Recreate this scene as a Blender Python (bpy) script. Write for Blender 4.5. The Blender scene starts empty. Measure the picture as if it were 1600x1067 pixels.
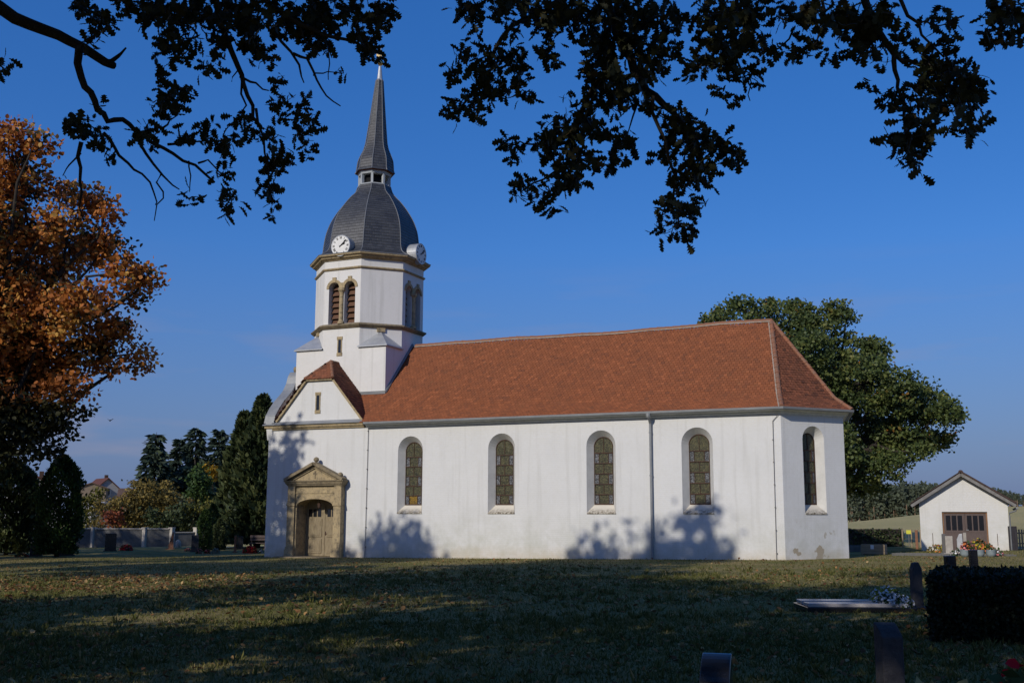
import bpy, math, random
import numpy as np
from mathutils import Vector, Matrix
R_ = math.radians
rng = np.random.default_rng(7)
random.seed(7)
S = bpy.context.scene
COL = S.collection

# ------------------------------------------------------------------ camera
CAM = np.array([34.8663, -47.1086, 2.0373])
YAW, PITCH, ROLL, FPX = -0.418511, 0.159905, 0.003047, 1705.34
fw = np.array([math.sin(YAW)*math.cos(PITCH), math.cos(YAW)*math.cos(PITCH), math.sin(PITCH)])
rt = np.cross(fw, [0, 0, 1]); rt /= np.linalg.norm(rt); up = np.cross(rt, fw)
rt2 = rt*math.cos(ROLL)+up*math.sin(ROLL); up2 = -rt*math.sin(ROLL)+up*math.cos(ROLL)
cd = bpy.data.cameras.new('camera'); cam = bpy.data.objects.new('camera', cd); COL.objects.link(cam)
M4 = Matrix([[rt2[0], up2[0], -fw[0], CAM[0]], [rt2[1], up2[1], -fw[1], CAM[1]], [rt2[2], up2[2], -fw[2], CAM[2]], [0, 0, 0, 1]])
cam.matrix_world = M4
cd.sensor_width = 36.0; cd.lens = FPX/1600*36.0; cd.clip_start = 0.1; cd.clip_end = 6000
S.camera = cam

# ------------------------------------------------------------------ light
SUN_EL, SUN_AZ = R_(28.5), R_(11)          # azimuth measured west of the nave's south
sdir = Vector((-math.sin(SUN_AZ)*math.cos(SUN_EL), -math.cos(SUN_AZ)*math.cos(SUN_EL), math.sin(SUN_EL)))
w = bpy.data.worlds.new('World'); S.world = w; w.use_nodes = True
nt = w.node_tree; nt.nodes.clear()
sky = nt.nodes.new('ShaderNodeTexSky'); sky.sky_type = 'NISHITA'; sky.sun_disc = False
sky.sun_elevation = SUN_EL; sky.sun_rotation = math.pi + SUN_AZ
sky.altitude = 100; sky.air_density = 1.0; sky.dust_density = 0.5; sky.ozone_density = 3.0
hs = nt.nodes.new('ShaderNodeHueSaturation'); hs.inputs['Saturation'].default_value = 1.32; hs.inputs['Hue'].default_value = 0.498
tint = nt.nodes.new('ShaderNodeMix'); tint.data_type = 'RGBA'; tint.blend_type = 'MULTIPLY'; tint.inputs['Factor'].default_value = 1
tint.inputs['B'].default_value = (1.0, .955, 1.12, 1)
nt.links.new(sky.outputs[0], tint.inputs['A']); nt.links.new(tint.outputs['Result'], hs.inputs['Color'])
# thin low cloud streaks, all round the horizon
tc = nt.nodes.new('ShaderNodeTexCoord'); mp = nt.nodes.new('ShaderNodeMapping')
mp.inputs['Scale'].default_value = (5.5, 5.5, 34)
nt.links.new(tc.outputs['Generated'], mp.inputs['Vector'])
nz = nt.nodes.new('ShaderNodeTexNoise'); nz.inputs['Scale'].default_value = 1.0; nz.inputs['Detail'].default_value = 5
nt.links.new(mp.outputs[0], nz.inputs['Vector'])
cr = nt.nodes.new('ShaderNodeValToRGB'); cr.color_ramp.elements[0].position = .50; cr.color_ramp.elements[1].position = .66
nt.links.new(nz.outputs['Fac'], cr.inputs[0])
sx = nt.nodes.new('ShaderNodeSeparateXYZ'); nt.links.new(tc.outputs['Generated'], sx.inputs[0])
r2 = nt.nodes.new('ShaderNodeValToRGB'); e = r2.color_ramp.elements
e[0].position = 0.0; e[0].color = (.62, .62, .62, 1); e[1].position = .24; e[1].color = (0, 0, 0, 1)
nt.links.new(sx.outputs['Z'], r2.inputs[0])
mu = nt.nodes.new('ShaderNodeMath'); mu.operation = 'MULTIPLY'
nt.links.new(cr.outputs[0], mu.inputs[0]); nt.links.new(r2.outputs[0], mu.inputs[1])
mx = nt.nodes.new('ShaderNodeMix'); mx.data_type = 'RGBA'
# thin blue-grey haze low over the whole horizon
r3 = nt.nodes.new('ShaderNodeValToRGB'); e = r3.color_ramp.elements
e[0].position = 0.0; e[0].color = (.92, .92, .92, 1); e[1].position = .24; e[1].color = (0, 0, 0, 1)
nt.links.new(sx.outputs['Z'], r3.inputs[0])
hz = nt.nodes.new('ShaderNodeMix'); hz.data_type = 'RGBA'; nt.links.new(r3.outputs[0], hz.inputs['Factor']); 
flat = nt.nodes.new('ShaderNodeMix'); flat.data_type = 'RGBA'; flat.inputs['Factor'].default_value = .30; flat.inputs['B'].default_value = (.65, 2.25, 7.6, 1)
nt.links.new(hs.outputs[0], flat.inputs['A']); nt.links.new(flat.outputs['Result'], hz.inputs['A'])
hz.inputs['B'].default_value = (1.06, 1.74, 3.55, 1)
nt.links.new(mu.outputs[0], mx.inputs['Factor']); nt.links.new(hz.outputs['Result'], mx.inputs['A'])
mx.inputs['B'].default_value = (3.0, 3.1, 4.3, 1)
bg = nt.nodes.new('ShaderNodeBackground'); bg.inputs['Strength'].default_value = 0.089
ow = nt.nodes.new('ShaderNodeOutputWorld')
nt.links.new(mx.outputs['Result'], bg.inputs['Color']); nt.links.new(bg.outputs[0], ow.inputs[0])
sl = bpy.data.lights.new('sun', 'SUN'); sl.energy = 3.1; sl.angle = R_(0.53); sl.color = (1.0, .935, .83)
so = bpy.data.objects.new('sun', sl); COL.objects.link(so)
so.rotation_euler = (-sdir).to_track_quat('-Z', 'Y').to_euler(); so.location = (0, -60, 60)
S.view_settings.view_transform = 'Standard'; S.view_settings.look = 'None'
S.view_settings.exposure = 0.0; S.view_settings.gamma = 1.0; S.view_settings.use_curve_mapping = False
S.cycles.max_bounces = 6; S.cycles.diffuse_bounces = 3; S.cycles.glossy_bounces = 2; S.cycles.transmission_bounces = 3

# ------------------------------------------------------------------ helpers
def ray(px, py):
    d = fw + rt2*(px-800)/FPX - up2*(py-533.5)/FPX
    return d/np.linalg.norm(d)
def at(px, py, dist):
    d = ray(px, py); return CAM + d*dist/math.hypot(d[0], d[1])
def sstep(a, b, x):
    t = np.clip((x-a)/(b-a), 0, 1); return t*t*(3-2*t)
def gz(x, y):
    x = np.asarray(x, float); y = np.asarray(y, float)
    z = .0125*np.clip(x, -70, 60)
    z = z + .03*np.sin(x*.31+.4*np.sin(y*.23))*np.sin(y*.27+1.1)*sstep(1.5, 6, np.abs(y-1))
    r = np.hypot(x-35, y+47)
    z = z + .0150*np.clip(r-78, 0, 560)*sstep(-12, 22, x)*sstep(22, 40, y)
    z = z - .002*np.clip(r-80, 0, 60)*(1-sstep(-12, 22, x))
    return z
def hit(px, py, tmax=400):
    d = ray(px, py); h = math.hypot(d[0], d[1]); lo = 3.0
    for t in np.arange(3, tmax, .25):
        P = CAM + d*t/h
        if P[2] < float(gz(P[0], P[1])):
            return np.array([P[0], P[1], float(gz(P[0], P[1]))])
    P = CAM + d*tmax/h
    return np.array([P[0], P[1], float(gz(P[0], P[1]))])
def onground(px, dist):
    P = at(px, 800, dist); return np.array([P[0], P[1], float(gz(P[0], P[1]))])
def facing(P):   # angle so that local -Y points to the camera
    return math.atan2(CAM[1]-P[1], CAM[0]-P[0]) + math.pi/2

def tag(o, label=None, cat=None, group=None, kind=None):
    if label: o['label'] = label
    if cat: o['category'] = cat
    if group: o['group'] = group
    if kind: o['kind'] = kind
    return o
def thing(name, label, cat, loc=(0, 0, 0), rz=0.0, group=None):
    o = bpy.data.objects.new(name, None); COL.objects.link(o)
    o.location = [float(v) for v in loc]; o.rotation_euler = (0, 0, rz); o.empty_display_size = .3
    return tag(o, label, cat, group)
def link(name, me, mat, parent=None, kind=None):
    if mat is not None and len(me.materials) == 0: me.materials.append(mat)
    o = bpy.data.objects.new(name, me); COL.objects.link(o)
    if parent is not None: o.parent = parent
    if kind: o['kind'] = kind
    return o
def np_mesh(name, V, F, rnd=None, smooth=False):
    V = np.asarray(V, np.float32); F = np.asarray(F, np.int32)
    me = bpy.data.meshes.new(name); me.vertices.add(len(V)); me.vertices.foreach_set('co', V.ravel())
    me.loops.add(F.size); me.loops.foreach_set('vertex_index', F.ravel())
    me.polygons.add(len(F)); me.polygons.foreach_set('loop_start', np.arange(0, F.size, F.shape[1], dtype=np.int32))
    me.update(calc_edges=True); me.validate()
    if rnd is not None:
        a = me.attributes.new('rnd', 'FLOAT', 'FACE'); a.data.foreach_set('value', np.asarray(rnd, np.float32))
    if smooth: me.polygons.foreach_set('use_smooth', np.ones(len(F), bool))
    return me

class MB:
    def __init__(s): s.v = []; s.f = []
    def pts(s, P):
        n = len(s.v); s.v += [tuple(float(c) for c in p) for p in P]; return list(range(n, n+len(P)))
    def poly(s, P): s.f.append(tuple(s.pts(P)))
    def box(s, x0, x1, y0, y1, z0, z1):
        i = s.pts([(x0, y0, z0), (x1, y0, z0), (x1, y1, z0), (x0, y1, z0), (x0, y0, z1), (x1, y0, z1), (x1, y1, z1), (x0, y1, z1)])
        for q in ((0, 3, 2, 1), (4, 5, 6, 7), (0, 1, 5, 4), (1, 2, 6, 5), (2, 3, 7, 6), (3, 0, 4, 7)): s.f.append(tuple(i[k] for k in q))
        return s
    def obox(s, c, U, V, W):   # centre and three half-axis vectors
        c, U, V, W = [np.asarray(a, float) for a in (c, U, V, W)]
        P = [c+a*U+b*V+d*W for d in (-1, 1) for a, b in ((-1, -1), (1, -1), (1, 1), (-1, 1))]
        i = s.pts(P)
        for q in ((0, 3, 2, 1), (4, 5, 6, 7), (0, 1, 5, 4), (1, 2, 6, 5), (2, 3, 7, 6), (3, 0, 4, 7)): s.f.append(tuple(i[k] for k in q))
        return s
    def prism(s, P, off):      # polygon (3D list) extruded by a vector
        off = np.asarray(off, float); P = [np.asarray(p, float) for p in P]; n = len(P)
        a = s.pts(P); b = s.pts([p+off for p in P])
        s.f.append(tuple(reversed(a))); s.f.append(tuple(b))
        for k in range(n): j = (k+1) % n; s.f.append((a[k], a[j], b[j], b[k]))
        return s
    def tube(s, P, r, n=8, cap=True):
        P = [np.asarray(p, float) for p in P]; r = r if hasattr(r, '__len__') else [r]*len(P)
        ref = np.array([0, 0, 1.0]); rings = []
        for k, p in enumerate(P):
            t = P[min(k+1, len(P)-1)]-P[max(k-1, 0)]; t = t/(np.linalg.norm(t)+1e-9)
            if abs(t @ ref) > .95: ref = np.array([1.0, 0, 0]) if abs(t[0]) < .9 else np.array([0, 1.0, 0])
            a = np.cross(ref, t); a /= np.linalg.norm(a); b = np.cross(t, a)
            rings.append(s.pts([p+r[k]*(a*math.cos(2*math.pi*i/n)+b*math.sin(2*math.pi*i/n)) for i in range(n)]))
        for A, B in zip(rings, rings[1:]):
            for i in range(n): j = (i+1) % n; s.f.append((A[i], A[j], B[j], B[i]))
        if cap: s.f.append(tuple(reversed(rings[0]))); s.f.append(tuple(rings[-1]))
        return s
    def lathe(s, prof, n=16, c=(0, 0), ph=0.0, lean=None, cap=True):
        rings = []
        for (r, z) in prof:
            dx = lean(z) if lean else (0, 0)
            rings.append(s.pts([(c[0]+dx[0]+r*math.cos(ph+2*math.pi*i/n), c[1]+dx[1]+r*math.sin(ph+2*math.pi*i/n), z) for i in range(n)]))
        for A, B in zip(rings, rings[1:]):
            for i in range(n): j = (i+1) % n; s.f.append((A[i], A[j], B[j], B[i]))
        if cap: s.f.append(tuple(reversed(rings[0]))); s.f.append(tuple(rings[-1]))
        return s
    def sweep(s, path, prof, closed=False):   # path: 2D points, outward on the right-hand side; prof: (out, z)
        path = [np.asarray(p, float) for p in path]; n = len(path); rows = []
        def nrm(a, b): d = (b-a)/np.linalg.norm(b-a); return np.array([d[1], -d[0]])
        for k in range(n):
            if closed or 0 < k < n-1:
                a = nrm(path[k-1], path[k]); b = nrm(path[k], path[(k+1) % n]); m = a+b; m = m/(m @ m)*2*1.0
                m = (a+b)/(1+a @ b)
            else: m = nrm(path[0], path[1]) if k == 0 else nrm(path[-2], path[-1])
            rows.append(s.pts([(path[k][0]+m[0]*o, path[k][1]+m[1]*o, z) for o, z in prof]))
        q = len(prof); rr = list(zip(rows, rows[1:]+([rows[0]] if closed else [])))
        if not closed: rr = rr[:n-1]
        for A, B in rr:
            for k in range(q): j = (k+1) % q; s.f.append((A[k], B[k], B[j], A[j]))
        if not closed: s.f.append(tuple(rows[0])); s.f.append(tuple(reversed(rows[-1])))
        return s
    def sphere(s, c, r, n=10, m=6, sz=1.0):
        prof = [(max(r*math.sin(math.pi*k/m), 1e-3), c[2]-r*sz*math.cos(math.pi*k/m)) for k in range(m+1)]
        return s.lathe(prof, n, (c[0], c[1]))
    def build(s, name, mat, parent=None, smooth=False, kind=None, bevel=0.0):
        me = bpy.data.meshes.new(name); me.from_pydata(s.v, [], s.f); me.update()
        if smooth: me.polygons.foreach_set('use_smooth', np.ones(len(me.polygons), bool))
        o = link(name, me, mat, parent, kind)
        if bevel:
            b = o.modifiers.new('bevel', 'BEVEL'); b.width = bevel; b.segments = 2; b.limit_method = 'ANGLE'
        return o

def copy_tree(o, parent=None):
    c = o.copy(); COL.objects.link(c); c.parent = parent
    for ch in list(o.children): copy_tree(ch, c)
    return c

# ------------------------------------------------------------------ materials
def newmat(name):
    m = bpy.data.materials.new(name); m.use_nodes = True; t = m.node_tree
    return m, t, t.nodes['Principled BSDF']
def ND(t, typ, **kw):
    n = t.nodes.new(typ)
    for k, v in kw.items(): setattr(n, k, v)
    return n
def mixc(t, fac, a, b, mode='MIX'):
    n = ND(t, 'ShaderNodeMix', data_type='RGBA', blend_type=mode)
    for inp, v in (('Factor', fac), ('A', a), ('B', b)):
        if hasattr(v, 'is_output') or isinstance(v, bpy.types.NodeSocket): t.links.new(v, n.inputs[inp])
        elif inp == 'Factor': n.inputs[inp].default_value = v
        else: n.inputs[inp].default_value = (*v, 1) if len(v) == 3 else v
    return n.outputs['Result']
def noise(t, scale, detail=4, rough=.6, vec=None, out='Fac'):
    n = ND(t, 'ShaderNodeTexNoise'); n.inputs['Scale'].default_value = scale; n.inputs['Detail'].default_value = detail; n.inputs['Roughness'].default_value = rough
    if vec is not None: t.links.new(vec, n.inputs['Vector'])
    return n.outputs[out]
def ramp(t, v, stops):
    n = ND(t, 'ShaderNodeValToRGB'); e = n.color_ramp.elements
    while len(e) < len(stops): e.new(.5)
    for k, (p, c) in enumerate(stops):
        e[k].position = p; c = (c, c, c) if not hasattr(c, '__len__') else c; e[k].color = (*c, 1)
    t.links.new(v, n.inputs[0]); return n.outputs[0]
def coords(t, kind='Object', scale=None):
    c = ND(t, 'ShaderNodeTexCoord').outputs[kind]
    if scale:
        m = ND(t, 'ShaderNodeMapping'); m.inputs['Scale'].default_value = scale; t.links.new(c, m.inputs['Vector']); return m.outputs[0]
    return c
def bump(t, b, h, strength=.3, dist=.02):
    n = ND(t, 'ShaderNodeBump'); n.inputs['Strength'].default_value = strength; n.inputs['Distance'].default_value = dist
    t.links.new(h, n.inputs['Height']); t.links.new(n.outputs[0], b.inputs['Normal'])
def simple(name, c1, c2=None, scale=3.0, rough=.7, bumps=None, metal=0.0, spec=.3, vscale=None):
    m, t, b = newmat(name); vec = coords(t, 'Object', vscale)
    b.inputs['Roughness'].default_value = rough; b.inputs['Metallic'].default_value = metal; b.inputs['Specular IOR Level'].default_value = spec
    if c2 is None: b.inputs['Base Color'].default_value = (*c1, 1)
    else:
        f = ramp(t, noise(t, scale, 6, .65, vec), [(.35, 0.0), (.65, 1.0)])
        t.links.new(mixc(t, f, c1, c2), b.inputs['Base Color'])
    if bumps: bump(t, b, noise(t, bumps[0], 5, .7, vec), bumps[1], bumps[2] if len(bumps) > 2 else .02)
    return m
def leafmat(name, stops, rough=.55, trans=.3, sub=None, spec=.25):
    m, t, b = newmat(name)
    a = ND(t, 'ShaderNodeAttribute', attribute_name='rnd').outputs['Fac']
    c = ramp(t, a, stops)
    t.links.new(c, b.inputs['Base Color']); b.inputs['Roughness'].default_value = rough; b.inputs['Specular IOR Level'].default_value = spec
    tr = ND(t, 'ShaderNodeBsdfTranslucent'); t.links.new(c, tr.inputs['Color'])
    ms = ND(t, 'ShaderNodeMixShader'); ms.inputs[0].default_value = trans
    t.links.new(b.outputs[0], ms.inputs[1]); t.links.new(tr.outputs[0], ms.inputs[2])
    t.links.new(ms.outputs[0], t.nodes['Material Output'].inputs['Surface'])
    return m

def plaster(name, base=(.665, .662, .645), relief=True, dirt=1.0, patches=False):
    m, t, b = newmat(name); P = coords(t, 'Object')
    geo = ND(t, 'ShaderNodeNewGeometry').outputs['Position']
    sp = ND(t, 'ShaderNodeSeparateXYZ'); t.links.new(geo, sp.inputs[0]); z = sp.outputs['Z']
    big = noise(t, .55, 6, .65, geo); fine = noise(t, 7, 6, .7, geo)
    c = mixc(t, ramp(t, big, [(.40, 0.0), (.72, .55)]), base, tuple(v*.88 for v in base))
    c = mixc(t, ramp(t, fine, [(.45, 0.0), (.8, .45)]), c, (base[0]*.86, base[1]*.85, base[2]*.80))
    # streaks that run down the wall
    st = noise(t, 1.0, 5, .6, None); sn = t.nodes[-1]
    mpn = ND(t, 'ShaderNodeMapping'); mpn.inputs['Scale'].default_value = (3.2, 3.2, .16); t.links.new(geo, mpn.inputs['Vector']); t.links.new(mpn.outputs[0], sn.inputs['Vector'])
    c = mixc(t, ramp(t, st, [(.53, 0.0), (.78, .45*dirt)]), c, (.42, .41, .37))
    # rising damp
    mr = ND(t, 'ShaderNodeMapRange'); mr.inputs['From Min'].default_value = .15; mr.inputs['From Max'].default_value = 2.6; mr.inputs['To Min'].default_value = 1; mr.inputs['To Max'].default_value = 0
    t.links.new(z, mr.inputs['Value'])
    dn = noise(t, 1.1, 7, .7, geo)
    ma = ND(t, 'ShaderNodeMath', operation='MULTIPLY'); t.links.new(mr.outputs[0], ma.inputs[0]); t.links.new(ramp(t, dn, [(.36, 0.0), (.62, .85*dirt)]), ma.inputs[1])
    c = mixc(t, ma.outputs[0], c, (.46, .46, .39))
    mr2 = ND(t, 'ShaderNodeMapRange'); mr2.inputs['From Min'].default_value = .02; mr2.inputs['From Max'].default_value = .85; mr2.inputs['To Min'].default_value = .85; mr2.inputs['To Max'].default_value = 0
    t.links.new(z, mr2.inputs['Value'])
    mb2 = ND(t, 'ShaderNodeMath', operation='MULTIPLY'); t.links.new(mr2.outputs[0], mb2.inputs[0]); t.links.new(ramp(t, noise(t, 2.3, 5, .7, geo), [(.3, .2), (.7, 1.0)]), mb2.inputs[1])
    c = mixc(t, mb2.outputs[0], c, (.50, .40, .27))
    if patches:   # places where the render has come off
        v = noise(t, 1.15, 4, .55, geo)
        lim = ND(t, 'ShaderNodeMapRange'); lim.inputs['From Min'].default_value = 1.0; lim.inputs['From Max'].default_value = 2.1; lim.inputs['To Min'].default_value = 1; lim.inputs['To Max'].default_value = 0
        t.links.new(z, lim.inputs['Value'])
        mm = ND(t, 'ShaderNodeMath', operation='MULTIPLY'); t.links.new(ramp(t, v, [(.60, 0.0), (.625, 1.0)]), mm.inputs[0]); t.links.new(lim.outputs[0], mm.inputs[1])
        c = mixc(t, mm.outputs[0], c, (.36, .31, .23))
    t.links.new(c, b.inputs['Base Color']); b.inputs['Roughness'].default_value = .9; b.inputs['Specular IOR Level'].default_value = .15
    if relief:   # whitewashed brickwork shows faintly through
        br = ND(t, 'ShaderNodeTexBrick'); br.inputs['Scale'].default_value = 1.0; br.inputs['Brick Width'].default_value = .27; br.inputs['Row Height'].default_value = .085; br.inputs['Mortar Size'].default_value = .012; br.inputs['Mortar Smooth'].default_value = .8
        cmb = ND(t, 'ShaderNodeCombineXYZ'); t.links.new(sp.outputs['X'], cmb.inputs[0]); t.links.new(z, cmb.inputs[1]); t.links.new(cmb.outputs[0], br.inputs['Vector'])
        inv = ND(t, 'ShaderNodeMath', operation='SUBTRACT'); inv.inputs[0].default_value = 1; t.links.new(br.outputs['Fac'], inv.inputs[1])
        ad = ND(t, 'ShaderNodeMath', operation='MULTIPLY_ADD'); t.links.new(fine, ad.inputs[0]); ad.inputs[1].default_value = 1.6; t.links.new(inv.outputs[0], ad.inputs[2])
        bump(t, b, ad.outputs[0], .32, .012)
    else: bump(t, b, noise(t, 16, 5, .7, geo), .3, .015)
    return m

def tilemat(name, a, bcol, cdark):
    m, t, b = newmat(name); geo = ND(t, 'ShaderNodeNewGeometry').outputs['Position']
    r = ND(t, 'ShaderNodeAttribute', attribute_name='rnd').outputs['Fac']
    c = ramp(t, r, [(0.0, cdark), (.22, a), (.75, bcol), (1.0, tuple(v*1.25 for v in bcol))])
    c = mixc(t, ramp(t, noise(t, .7, 6, .65, geo), [(.42, 0.0), (.74, .45)]), c, (cdark[0]*.9, cdark[1]*.98, cdark[2]))
    c = mixc(t, ramp(t, noise(t, 3.5, 5, .7, geo), [(.58, 0.0), (.78, .3)]), c, (.16, .115, .06))
    t.links.new(c, b.inputs['Base Color']); b.inputs['Roughness'].default_value = .85; b.inputs['Specular IOR Level'].default_value = .2
    bump(t, b, noise(t, 40, 3, .6, geo), .25, .01)
    return m

def slatemat():
    m, t, b = newmat('slate'); u = coords(t, 'UV')
    br = ND(t, 'ShaderNodeTexBrick'); br.inputs['Scale'].default_value = 1.0; br.inputs['Brick Width'].default_value = .26; br.inputs['Row Height'].default_value = .17
    br.inputs['Mortar Size'].default_value = .008; br.inputs['Color1'].default_value = (.027, .028, .031, 1); br.inputs['Color2'].default_value = (.052, .053, .056, 1); br.inputs['Mortar'].default_value = (.012, .012, .014, 1)
    t.links.new(u, br.inputs['Vector'])
    geo = ND(t, 'ShaderNodeNewGeometry').outputs['Position']
    c = mixc(t, ramp(t, noise(t, 1.3, 6, .7, geo), [(.4, 0.0), (.75, .6)]), br.outputs['Color'], (.075, .075, .071))
    t.links.new(c, b.inputs['Base Color']); b.inputs['Roughness'].default_value = .48; b.inputs['Specular IOR Level'].default_value = .6
    inv = ND(t, 'ShaderNodeMath', operation='SUBTRACT'); inv.inputs[0].default_value = 1; t.links.new(br.outputs['Fac'], inv.inputs[1])
    bump(t, b, inv.outputs[0], .5, .01)
    return m
def stone(name, a, bcol, stain=(.10, .09, .07)):
    m, t, b = newmat(name); geo = ND(t, 'ShaderNodeNewGeometry').outputs['Position']
    c = mixc(t, ramp(t, noise(t, 2.2, 6, .65, geo), [(.35, 0.0), (.68, 1.0)]), a, bcol)
    c = mixc(t, ramp(t, noise(t, 5.5, 6, .75, geo), [(.46, 0.0), (.70, .9)]), c, stain)
    t.links.new(c, b.inputs['Base Color']); b.inputs['Roughness'].default_value = .88; b.inputs['Specular IOR Level'].default_value = .15
    bump(t, b, noise(t, 22, 5, .7, geo), .4, .015)
    return m

MT = {}
MT['plaster'] = plaster('plaster', patches=False)
MT['plaster_patched'] = plaster('plaster_patched', patches=True)
MT['plaster_tower'] = plaster('plaster_tower', (.69, .675, .645), relief=False, dirt=1.25)
MT['plaster_shed'] = plaster('plaster_shed', (.66, .65, .62), relief=True, dirt=1.1)
MT['reveal'] = simple('reveal', (.63, .62, .59), (.54, .53, .50), 2.0, .9, (14, .3))
MT['tile'] = tilemat('roof_tile', (.218, .074, .033), (.245, .083, .036), (.168, .062, .032))
MT['tile_fresh'] = tilemat('roof_tile_fresh', (.195, .074, .040), (.235, .086, .045), (.110, .048, .031))
MT['tile_under'] = simple('roof_boarding', (.16, .07, .04), (.12, .055, .035), 2, .9)
MT['ridge'] = simple('ridge_tile', (.28, .11, .055), (.20, .12, .08), 3, .9, (20, .4))
MT['mortar'] = simple('mortar', (.42, .38, .32), (.30, .22, .16), 4, .95, (20, .5))
MT['slate'] = slatemat()
MT['sandstone'] = stone('sandstone', (.43, .335, .19), (.35, .275, .165))
MT['sandstone_dark'] = stone('sandstone_dark', (.27, .22, .14), (.22, .175, .11), (.07, .06, .05))
MT['zinc'] = simple('zinc', (.23, .24, .25), (.31, .32, .32), 1.6, .5, (9, .15), .3, .5)
MT['zinc_bright'] = simple('zinc_bright', (.46, .47, .47), (.36, .37, .38), 3, .42, (9, .15), .4, .5)
MT['lead'] = simple('lead', (.15, .16, .17), (.21, .21, .21), 1.5, .6, (7, .2), .2, .4)
MT['wood_red'] = simple('soffit_paint', (.14, .045, .028), (.10, .034, .022), 4, .8, (14, .3))
MT['louvre'] = simple('louvre_board', (.15, .078, .046), (.10, .054, .034), 5, .85, (18, .4), vscale=(1, 1, 6))
MT['door_wood'] = simple('door_wood', (.30, .245, .155), (.20, .155, .095), 3, .8, (16, .35), vscale=(7, 7, 1))
MT['white_paint'] = simple('white_paint', (.66, .67, .66), (.54, .55, .55), 4, .7)
MT['clock_face'] = simple('clock_face', (.76, .75, .70), (.68, .67, .63), 4, .6)
MT['black'] = simple('black_paint', (.012, .012, .014), None, rough=.5)
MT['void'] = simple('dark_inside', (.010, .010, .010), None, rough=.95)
MT['gilt'] = simple('gilding', (.75, .52, .20), None, rough=.25, metal=1.0, spec=.5)
MT['iron'] = simple('rusty_iron', (.085, .042, .026), (.055, .036, .028), 6, .8)
MT['wire'] = simple('conductor_wire', (.16, .15, .14), None, rough=.6)
MT['interior'] = simple('interior_wall', (.10, .10, .095), None, rough=.95)
def glassmat(name, c1, c2, c3, sc):
    m, t, b = newmat(name); P = coords(t, 'Object')
    v = ND(t, 'ShaderNodeTexVoronoi'); v.inputs['Scale'].default_value = sc; t.links.new(P, v.inputs['Vector'])
    e = ND(t, 'ShaderNodeTexVoronoi', feature='DISTANCE_TO_EDGE'); e.inputs['Scale'].default_value = sc; t.links.new(P, e.inputs['Vector'])
    sp = ND(t, 'ShaderNodeSeparateColor'); t.links.new(v.outputs['Color'], sp.inputs[0])
    c = ramp(t, sp.outputs[0], [(0.0, c1), (.5, c2), (1.0, c3)])
    c = mixc(t, ramp(t, e.outputs['Distance'], [(.03, 1.0), (.08, 0.0)]), c, (.018, .017, .016))
    t.links.new(c, b.inputs['Base Color']); b.inputs['Roughness'].default_value = .28; b.inputs['Specular IOR Level'].default_value = .35
    bump(t, b, sp.outputs[1], .25, .01)
    return m
MT['glass_green'] = glassmat('stained_glass_olive', (.050, .050, .026), (.085, .080, .040), (.115, .105, .050), 15)
MT['glass_blue'] = glassmat('stained_glass_grey', (.04, .044, .050), (.13, .135, .14), (.22, .225, .24), 20)
MT['glass_amber'] = glassmat('stained_glass_amber', (.22, .13, .015), (.28, .17, .02), (.16, .10, .02), 12)
MT['glass_dark'] = simple('dark_glass', (.012, .013, .016), None, rough=.12, spec=.6)
MT['bark'] = simple('bark', (.050, .040, .030), (.028, .023, .018), 6, .95, (14, .9, .05), vscale=(1, 1, .25))
# ------------------------------------------------------------------ ground (structure)
def grid(name, xs, ys, mat):
    X, Y = np.meshgrid(xs, ys); Z = gz(X, Y); V = np.stack([X, Y, Z], -1).reshape(-1, 3)
    nx, ny = len(xs), len(ys); i = np.arange(nx-1)[None]+nx*np.arange(ny-1)[:, None]
    F = np.stack([i, i+1, i+nx+1, i+nx], -1).reshape(-1, 4)
    return tag(link(name, np_mesh(name, V, F, smooth=True), mat), kind='structure')
def lawnmat():
    m, t, b = newmat('lawn'); P = ND(t, 'ShaderNodeNewGeometry').outputs['Position']
    c = mixc(t, ramp(t, noise(t, .35, 6, .65, P), [(.36, 0.0), (.64, 1.0)]), (.150, .145, .046), (.30, .225, .10))
    c = mixc(t, ramp(t, noise(t, 2.6, 6, .7, P), [(.45, 0.0), (.75, .75)]), c, (.095, .105, .03))
    c = mixc(t, ramp(t, noise(t, 11, 5, .75, P), [(.52, 0.0), (.75, .8)]), c, (.30, .19, .09))
    t.links.new(c, b.inputs['Base Color']); b.inputs['Roughness'].default_value = 1.0; b.inputs['Specular IOR Level'].default_value = .05
    bump(t, b, noise(t, 34, 5, .8, P), .6, .03); return m
def fieldmat():
    m, t, b = newmat('field'); P = ND(t, 'ShaderNodeNewGeometry').outputs['Position']
    mpn = ND(t, 'ShaderNodeMapping'); mpn.inputs['Scale'].default_value = (.05, .012, 1); t.links.new(P, mpn.inputs['Vector'])
    c = mixc(t, ramp(t, noise(t, 1, 6, .7, mpn.outputs[0]), [(.35, 0.0), (.65, 1.0)]), (.46, .38, .17), (.36, .32, .135))
    c = mixc(t, ramp(t, noise(t, .9, 6, .8, P), [(.42, 0.0), (.72, .65)]), c, (.50, .39, .20))
    t.links.new(c, b.inputs['Base Color']); b.inputs['Roughness'].default_value = 1.0; b.inputs['Specular IOR Level'].default_value = .05
    bump(t, b, noise(t, 6, 5, .8, P), .8, .15); return m
def arange2(a, b, s): return np.unique(np.append(np.arange(a, b, s), b))
LX = np.unique(np.concatenate([np.linspace(-2500, -90, 14), arange2(-90, 70, 1.0), np.linspace(70, 2500, 14)]))
grid('ground', LX, np.unique(np.concatenate([np.linspace(-400, -80, 6), arange2(-80, 22, 1.0)])), lawnmat())
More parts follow.
